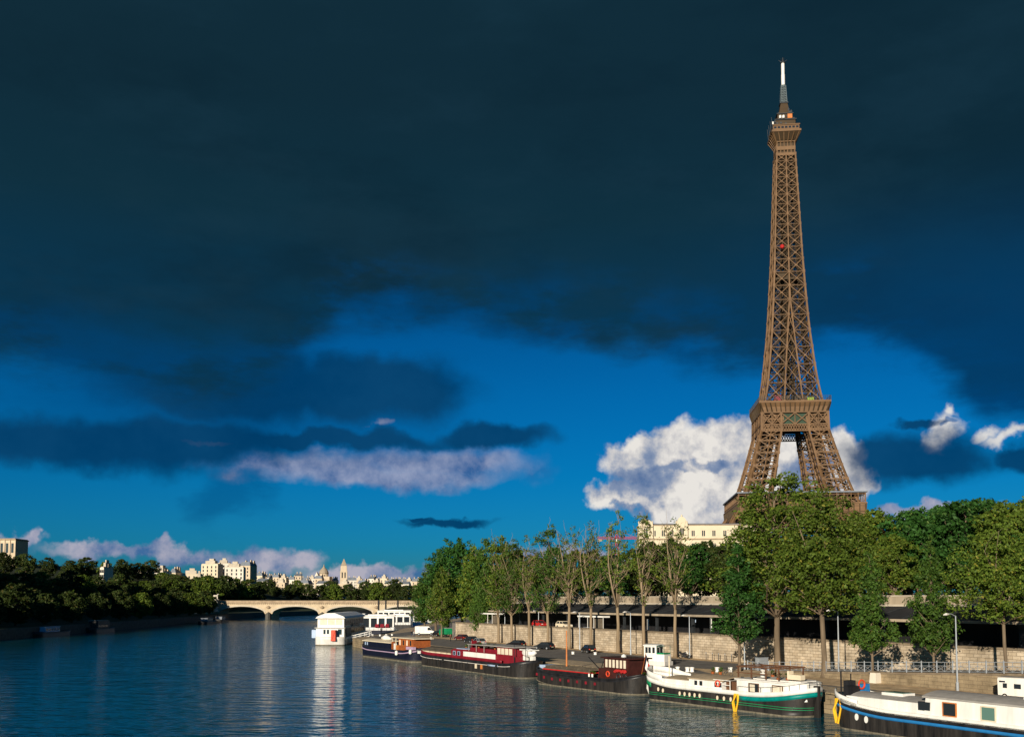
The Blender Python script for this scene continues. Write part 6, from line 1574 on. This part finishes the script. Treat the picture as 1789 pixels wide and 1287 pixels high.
m.box(0.7, 2.4, -1.2, 1.1, 3.5, 3.56); m.build('side_awning', m_gglass, t)
fp = B3.location + Vector((0, 0, 0)); dv = (Vector((17.4, 122.8, 0)) - Vector((4.6, 142.0, 0))).normalized()
fpos = Vector((16.4, 124.3, 2.3))
t = thing('flag', 'drooping blue white and red flag at the stern of the black barge', 'flag', fpos, R(-55))
m = MB(); m.tube([(0, 0, 0), (0.9, 0, 2.9)], 0.04, 6); m.build('staff', m_wood, t)
m = MB()
for k in range(3):
    for i in range(5):
        a0, a1 = (k + i / 5) / 3, (k + (i + 1) / 5) / 3
        f = lambda a, b: (0.85 - 0.25 * b + 0.9 * a * 0.75, 0.12 * math.sin(a * 9 + b), 2.75 - 1.15 * b - a * 1.55)
        m.add([f(a0, 0), f(a1, 0), f(a1, 1), f(a0, 1)], [(0, 1, 2, 3)], k)
m.build('cloth', [m_navy, m_white, m_red], t)

# lamp posts and poles
def lamp(label, px, by, ty, arm=1.2, z=QZ, pt=None):
    p = pt or at(px, by, z); hh = CAM_H + (HOR - ty) / F * p.y - p.z
    t = thing('lamp_post', label, 'lamp post', p, BA, 'grey lamp posts along the quay')
    m = MB(); m.lathe([(0.16, 0), (0.16, 0.9), (0.1, 1.0), (0.085, hh * 0.6), (0.06, hh)], 10); m.build('post', m_steel, t)
    m = MB(); m.bar((0, 0, hh - 0.05), (-arm * 0.6, 0, hh + 0.22), 0.07); m.bar((-arm * 0.6, 0, hh + 0.22), (-arm, 0, hh + 0.22), 0.07); m.build('arm', m_steel, t)
    m = MB(); m.tube([(-arm + 0.1, 0, hh + 0.2), (-arm - 0.35, 0, hh + 0.18), (-arm - 0.75, 0, hh + 0.12)], [0.07, 0.15, 0.06], 8); m.build('lantern', m_white2, t)
lamp('grey lamp post rising between the big forked tree and the next sapling', 1466, 1184, 1068)
lamp('tall grey lamp post near the motorhome with a double arm', 1673, 1206, 1075)
lamp('plain grey lamp post beside the left sapling and utility cabinet', 1301, 1170, 1068, 0.9)
lamp('slim grey lamp post against the wall near the motorcycle', 1205, 1150, 1076, 0.9)
lamp('slim grey lamp post left of the white quayside cabin', 1102, 1143, 1070, 0.9)
lamp('slim lamp post before the white platform shelter', 1013, 1134, 1070, 0.9)
lamp('slim lamp post between two leaning trunks near the black estate car', 941, 1126, 1068, 0.9)
lamp('slim lamp post by the first thin trees of the wall', 882, 1120, 1066, 0.9)
# utility cabinet, stone block, bollards
t = thing('utility_cabinet', 'grey steel utility cabinet in front of the railing', 'cabinet', at(1331, 1171, QZ), BA); m = MB(); m.box(-0.85, 0.85, -0.35, 0.35, 0.1, 1.75); m.build('body', m_steel, t)
m = MB(); m.box(-0.9, 0.9, -0.4, 0.4, 1.75, 1.83); m.build('lid', m_steel, t); m = MB(); m.box(-0.8, 0.8, -0.3, 0.3, 0, 0.1); m.build('plinth', m_conc, t)
for x in (-0.8, 0.02): m = MB(); m.box(x, x + 0.78, -0.38, -0.352, 0.18, 1.7); m.build('door', m_steel, t)
t = thing('stone_block', 'pale stone bench block beside the low wall and a sapling', 'stone block', at(1535, 1192, QZ), BA + 0.05); m = MB(); m.frus((1.1, 0.45), 0, (1.0, 0.4), 1.25); m.frus((0.35, 0.5), 0, (0.28, 0.45), 1.45, 0, (1.25, 0), (1.25, 0)); m.build('block', m_facade2, t)
m = MB(); m.box(-1.15, 0.95, -0.5, 0.5, 1.25, 1.38); m.build('slab', m_cope, t)
bl = [(1184, 1172, 'squat white stone bollard at the bow of the white houseboat'), (1201, 1173, 'taller white bollard, left one of a close pair behind the houseboat'), (1209, 1173, 'white bollard, right one of a close pair behind the houseboat'), (1253, 1173, 'white bollard between the close pair and the sapling'), (1276, 1173, 'white bollard nearest the sapling and lamp post'),
      (651, 1110, 'white quay bollard nearest the gangway'), (664, 1110.5, 'white quay bollard, second from the gangway'), (675, 1110, 'white quay bollard, third from the gangway'), (685, 1109.5, 'white quay bollard farthest from the gangway'), (753, 1116, 'white bollard on the road behind the timber wheelhouse'), (1040, 1143, 'white bollard in front of the old boxy car'), (1001, 1142, 'small white post beyond the black barge mast')]
fb = None
for px, py, lab in bl:
    p = at(px, py, QZ)
    if fb is None:
        fb = t = thing('bollard', lab, 'bollard', p, 0, 'white bollards on the quay')
        m = MB(); m.lathe([(0.30, 0), (0.28, 0.12), (0.25, 0.16), (0.24, 0.46), (0.30, 0.5)], 12); m.build('stem', m_white, t)
        m = MB(); m.lathe([(0.32, 0.5), (0.32, 0.62), (0.16, 0.67)], 12); m.build('cap', m_white, t)
    else: dup(fb, p, 0, lab, None, (1, 1, 0.7) if px < 1190 else None)
fb2 = None
for i, s in enumerate([51, 49.5, 48, 46.5, 45, 43.5, 42]):
    p = bank(s, 28.8, QZ); lab = f'thin dark steel post at the foot of the stone wall, {ORD[i]} from the motorcycle'
    if fb2 is None:
        fb2 = t = thing('steel_post', lab, 'post', p, 0, 'steel posts along the wall'); m = MB(); m.lathe([(0.06, 0), (0.06, 1.1)], 8); m.build('shaft', m_darkmetal, t); m = MB(); m.lathe([(0.075, 1.1), (0.075, 1.18), (0.02, 1.23)], 8); m.build('cap', m_steel, t)
    else: dup(fb2, p, 0, lab)
# things on the station platform behind the wall
def shelter(label, px, L_, u=32.0):
    p = bank_at(px, u, WZ); t = thing('platform_shelter', label, 'shelter', p, BA + math.pi / 2, 'shelters on the upper street')
    m = MB(); m.box(-L_ / 2, L_ / 2, -0.8, 0.8, 2.45, 2.75); m.build('roof', m_white, t)
    for x in (-L_ / 2 + 0.2, -L_ * 0.12, L_ * 0.12, L_ / 2 - 0.2): m = MB(); m.bar((x, 0.6, 0), (x, 0.6, 2.45), 0.1); m.build('post', m_white2, t)
    m = MB(); m.box(-L_ / 2 + 0.3, -L_ * 0.14, 0.55, 0.62, 0.4, 2.2); m.build('poster_panel', m_dtan, t)
    m = MB(); m.box(-L_ * 0.05, L_ * 0.3, 0.2, 0.55, 0.42, 0.5); m.build('bench', m_steel, t)
shelter('white roofed platform shelter seen between thin tree trunks above the wall', 1036, 9.0)
shelter('white roofed shelter far down the platform behind the quay trees', 860, 9.5)
def signboard(label, px, u, w, hh, z0, m_, group=None):
    p = bank_at(px, u, WZ + z0); t = thing('sign_board', label, 'sign', p, BA + math.pi / 2 - 0.5)
    m = MB(); m.box(-w / 2, w / 2, -0.05, 0.05, 0, hh); m.build('panel', m_, t)
    m = MB()
    for x in (-w * 0.4, w * 0.4): m.bar((x, 0.09, -z0), (x, 0.09, hh), 0.07)
    m.build('leg', m_darkmetal, t)
signboard('plain white sign board on the upper street above the quayside cabin', 1131, 31.9, 1.5, 1.9, 0.5, m_white)
signboard('narrow white sign hanging by a station column beside the sapling', 1241, 32.6, 0.8, 2.2, 0.7, m_white)
signboard('small pale hanging sign under the canopy over the motorcycle', 1212, 34.6, 2.2, 0.6, 2.0, m_pblue)
signboard('small pale hanging sign under the canopy near the long bare trees', 1090, 34.6, 2.2, 0.6, 2.0, m_greyroof)
car('bright red car passing behind the retaining wall between the thin trunks', bank_at(943, 31.9, WZ + 0.01), QA, m_red, group='cars on the upper street')
car('pale car passing on the upper street near the shelter', bank_at(985, 31.9, WZ + 0.01), QA, m_cream, group='cars on the upper street')
# people
def person(label, p, rot, coat, legs, stride=0.12, h=1.74, skin=(0.45, 0.27, 0.19), hair=(0.03, 0.02, 0.015)):
    k = h / 1.74
    V = [(0, 0, 0.98), (0, 0, 1.2), (0.02, 0, 1.42), (0.03, 0, 1.5), (0.05, 0, 1.62), (0.04, 0, 1.72)]; Rr = [(0.16, 0.12), (0.15, 0.11), (0.17, 0.11), (0.055, 0.055), (0.085, 0.1), (0.06, 0.07)]
    E = [(0, 1), (1, 2), (2, 3), (3, 4), (4, 5)]
    for s in (-1, 1):
        b = len(V); d = stride * s
        V += [(0, 0.1 * s, 0.92), (d * 0.7 + 0.03, 0.105 * s, 0.5), (d * 1.2 - 0.02, 0.11 * s, 0.08), (d * 1.2 + 0.14, 0.12 * s, 0.04)]; Rr += [(0.095, 0.095), (0.06, 0.06), (0.042, 0.042), (0.04, 0.05)]
        E += [(0, b), (b, b + 1), (b + 1, b + 2), (b + 2, b + 3)]
        b = len(V); V += [(0.01, 0.2 * s, 1.4), (-d * 0.5, 0.25 * s, 1.13), (-d * 0.6 + 0.08, 0.24 * s, 0.88), (-d * 0.6 + 0.12, 0.24 * s, 0.78)]; Rr += [(0.062, 0.062), (0.046, 0.046), (0.035, 0.035), (0.04, 0.025)]
        E += [(2, b), (b, b + 1), (b + 1, b + 2), (b + 2, b + 3)]
    me = bpy.data.meshes.new('person'); me.from_pydata([(x * k, y * k, z * k) for x, y, z in V], E, []); 
    o = bpy.data.objects.new('person', me); COL.objects.link(o)
    sk_ = o.modifiers.new('skin', 'SKIN'); sk_.use_smooth_shade = True
    for i, v in enumerate(me.skin_vertices[0].data): v.radius = (Rr[i][0] * k, Rr[i][1] * k); v.use_root = (i == 0)
    sb_ = o.modifiers.new('sub', 'SUBSURF'); sb_.levels = 1; sb_.render_levels = 1
    dg = bpy.context.evaluated_depsgraph_get(); nm = bpy.data.meshes.new_from_object(o.evaluated_get(dg)); o.modifiers.clear(); o.data = nm
    nm.materials.clear()
    for m_ in (coat, legs, mat('skin_tone', skin, 0.6, 0.05), mat('dark_hair', hair, 0.8, 0.1), m_black): nm.materials.append(m_)
    for f in nm.polygons:
        c = f.center / k
        f.material_index = 3 if c.z > 1.66 or (c.z > 1.55 and c.x < 0.0) else 2 if c.z > 1.49 or (abs(c.y) > 0.2 and c.z < 0.87) else 4 if c.z < 0.09 else 1 if c.z < 0.95 and abs(c.y) < 0.2 else 0
        f.use_smooth = True
    o.location = p; o.rotation_euler = (0, 0, rot)
    return tag(o, label, 'person', 'people on the quay')
m_jeans = mat('denim_cloth', (0.03, 0.05, 0.1), 0.9); m_coat = mat('black_cloth', (0.015, 0.015, 0.018), 0.9); m_rcoat = mat('red_cloth', (0.35, 0.03, 0.03), 0.9); m_bcoat = mat('brown_cloth', (0.12, 0.06, 0.03), 0.9)
person('person in dark clothes walking behind the timber wheelhouse on the quay', qp(787, 1120), 0.8, m_bcoat, m_coat)
person('person in a black coat standing left of the white van', qp(719, 1112), -1.0, m_coat, m_jeans, 0.05)
person('person with a pale top beside the person in black near the van', qp(723.5, 1113), -0.6, m_white2, m_jeans, 0.08)
person('person in dark clothing standing by the quay bollards and gangway', qp(666, 1106), 2.0, m_coat, m_coat, 0.06)
person('person in a red jacket at the promenade parapet among the trees', bank_at(1016, 41.6, PZ), 3.9, m_rcoat, m_jeans, 0.05)
person('person in a brown jacket at the promenade parapet next to a red jacket', bank_at(1031, 41.6, PZ), 3.7, m_bcoat, m_coat, 0.05)
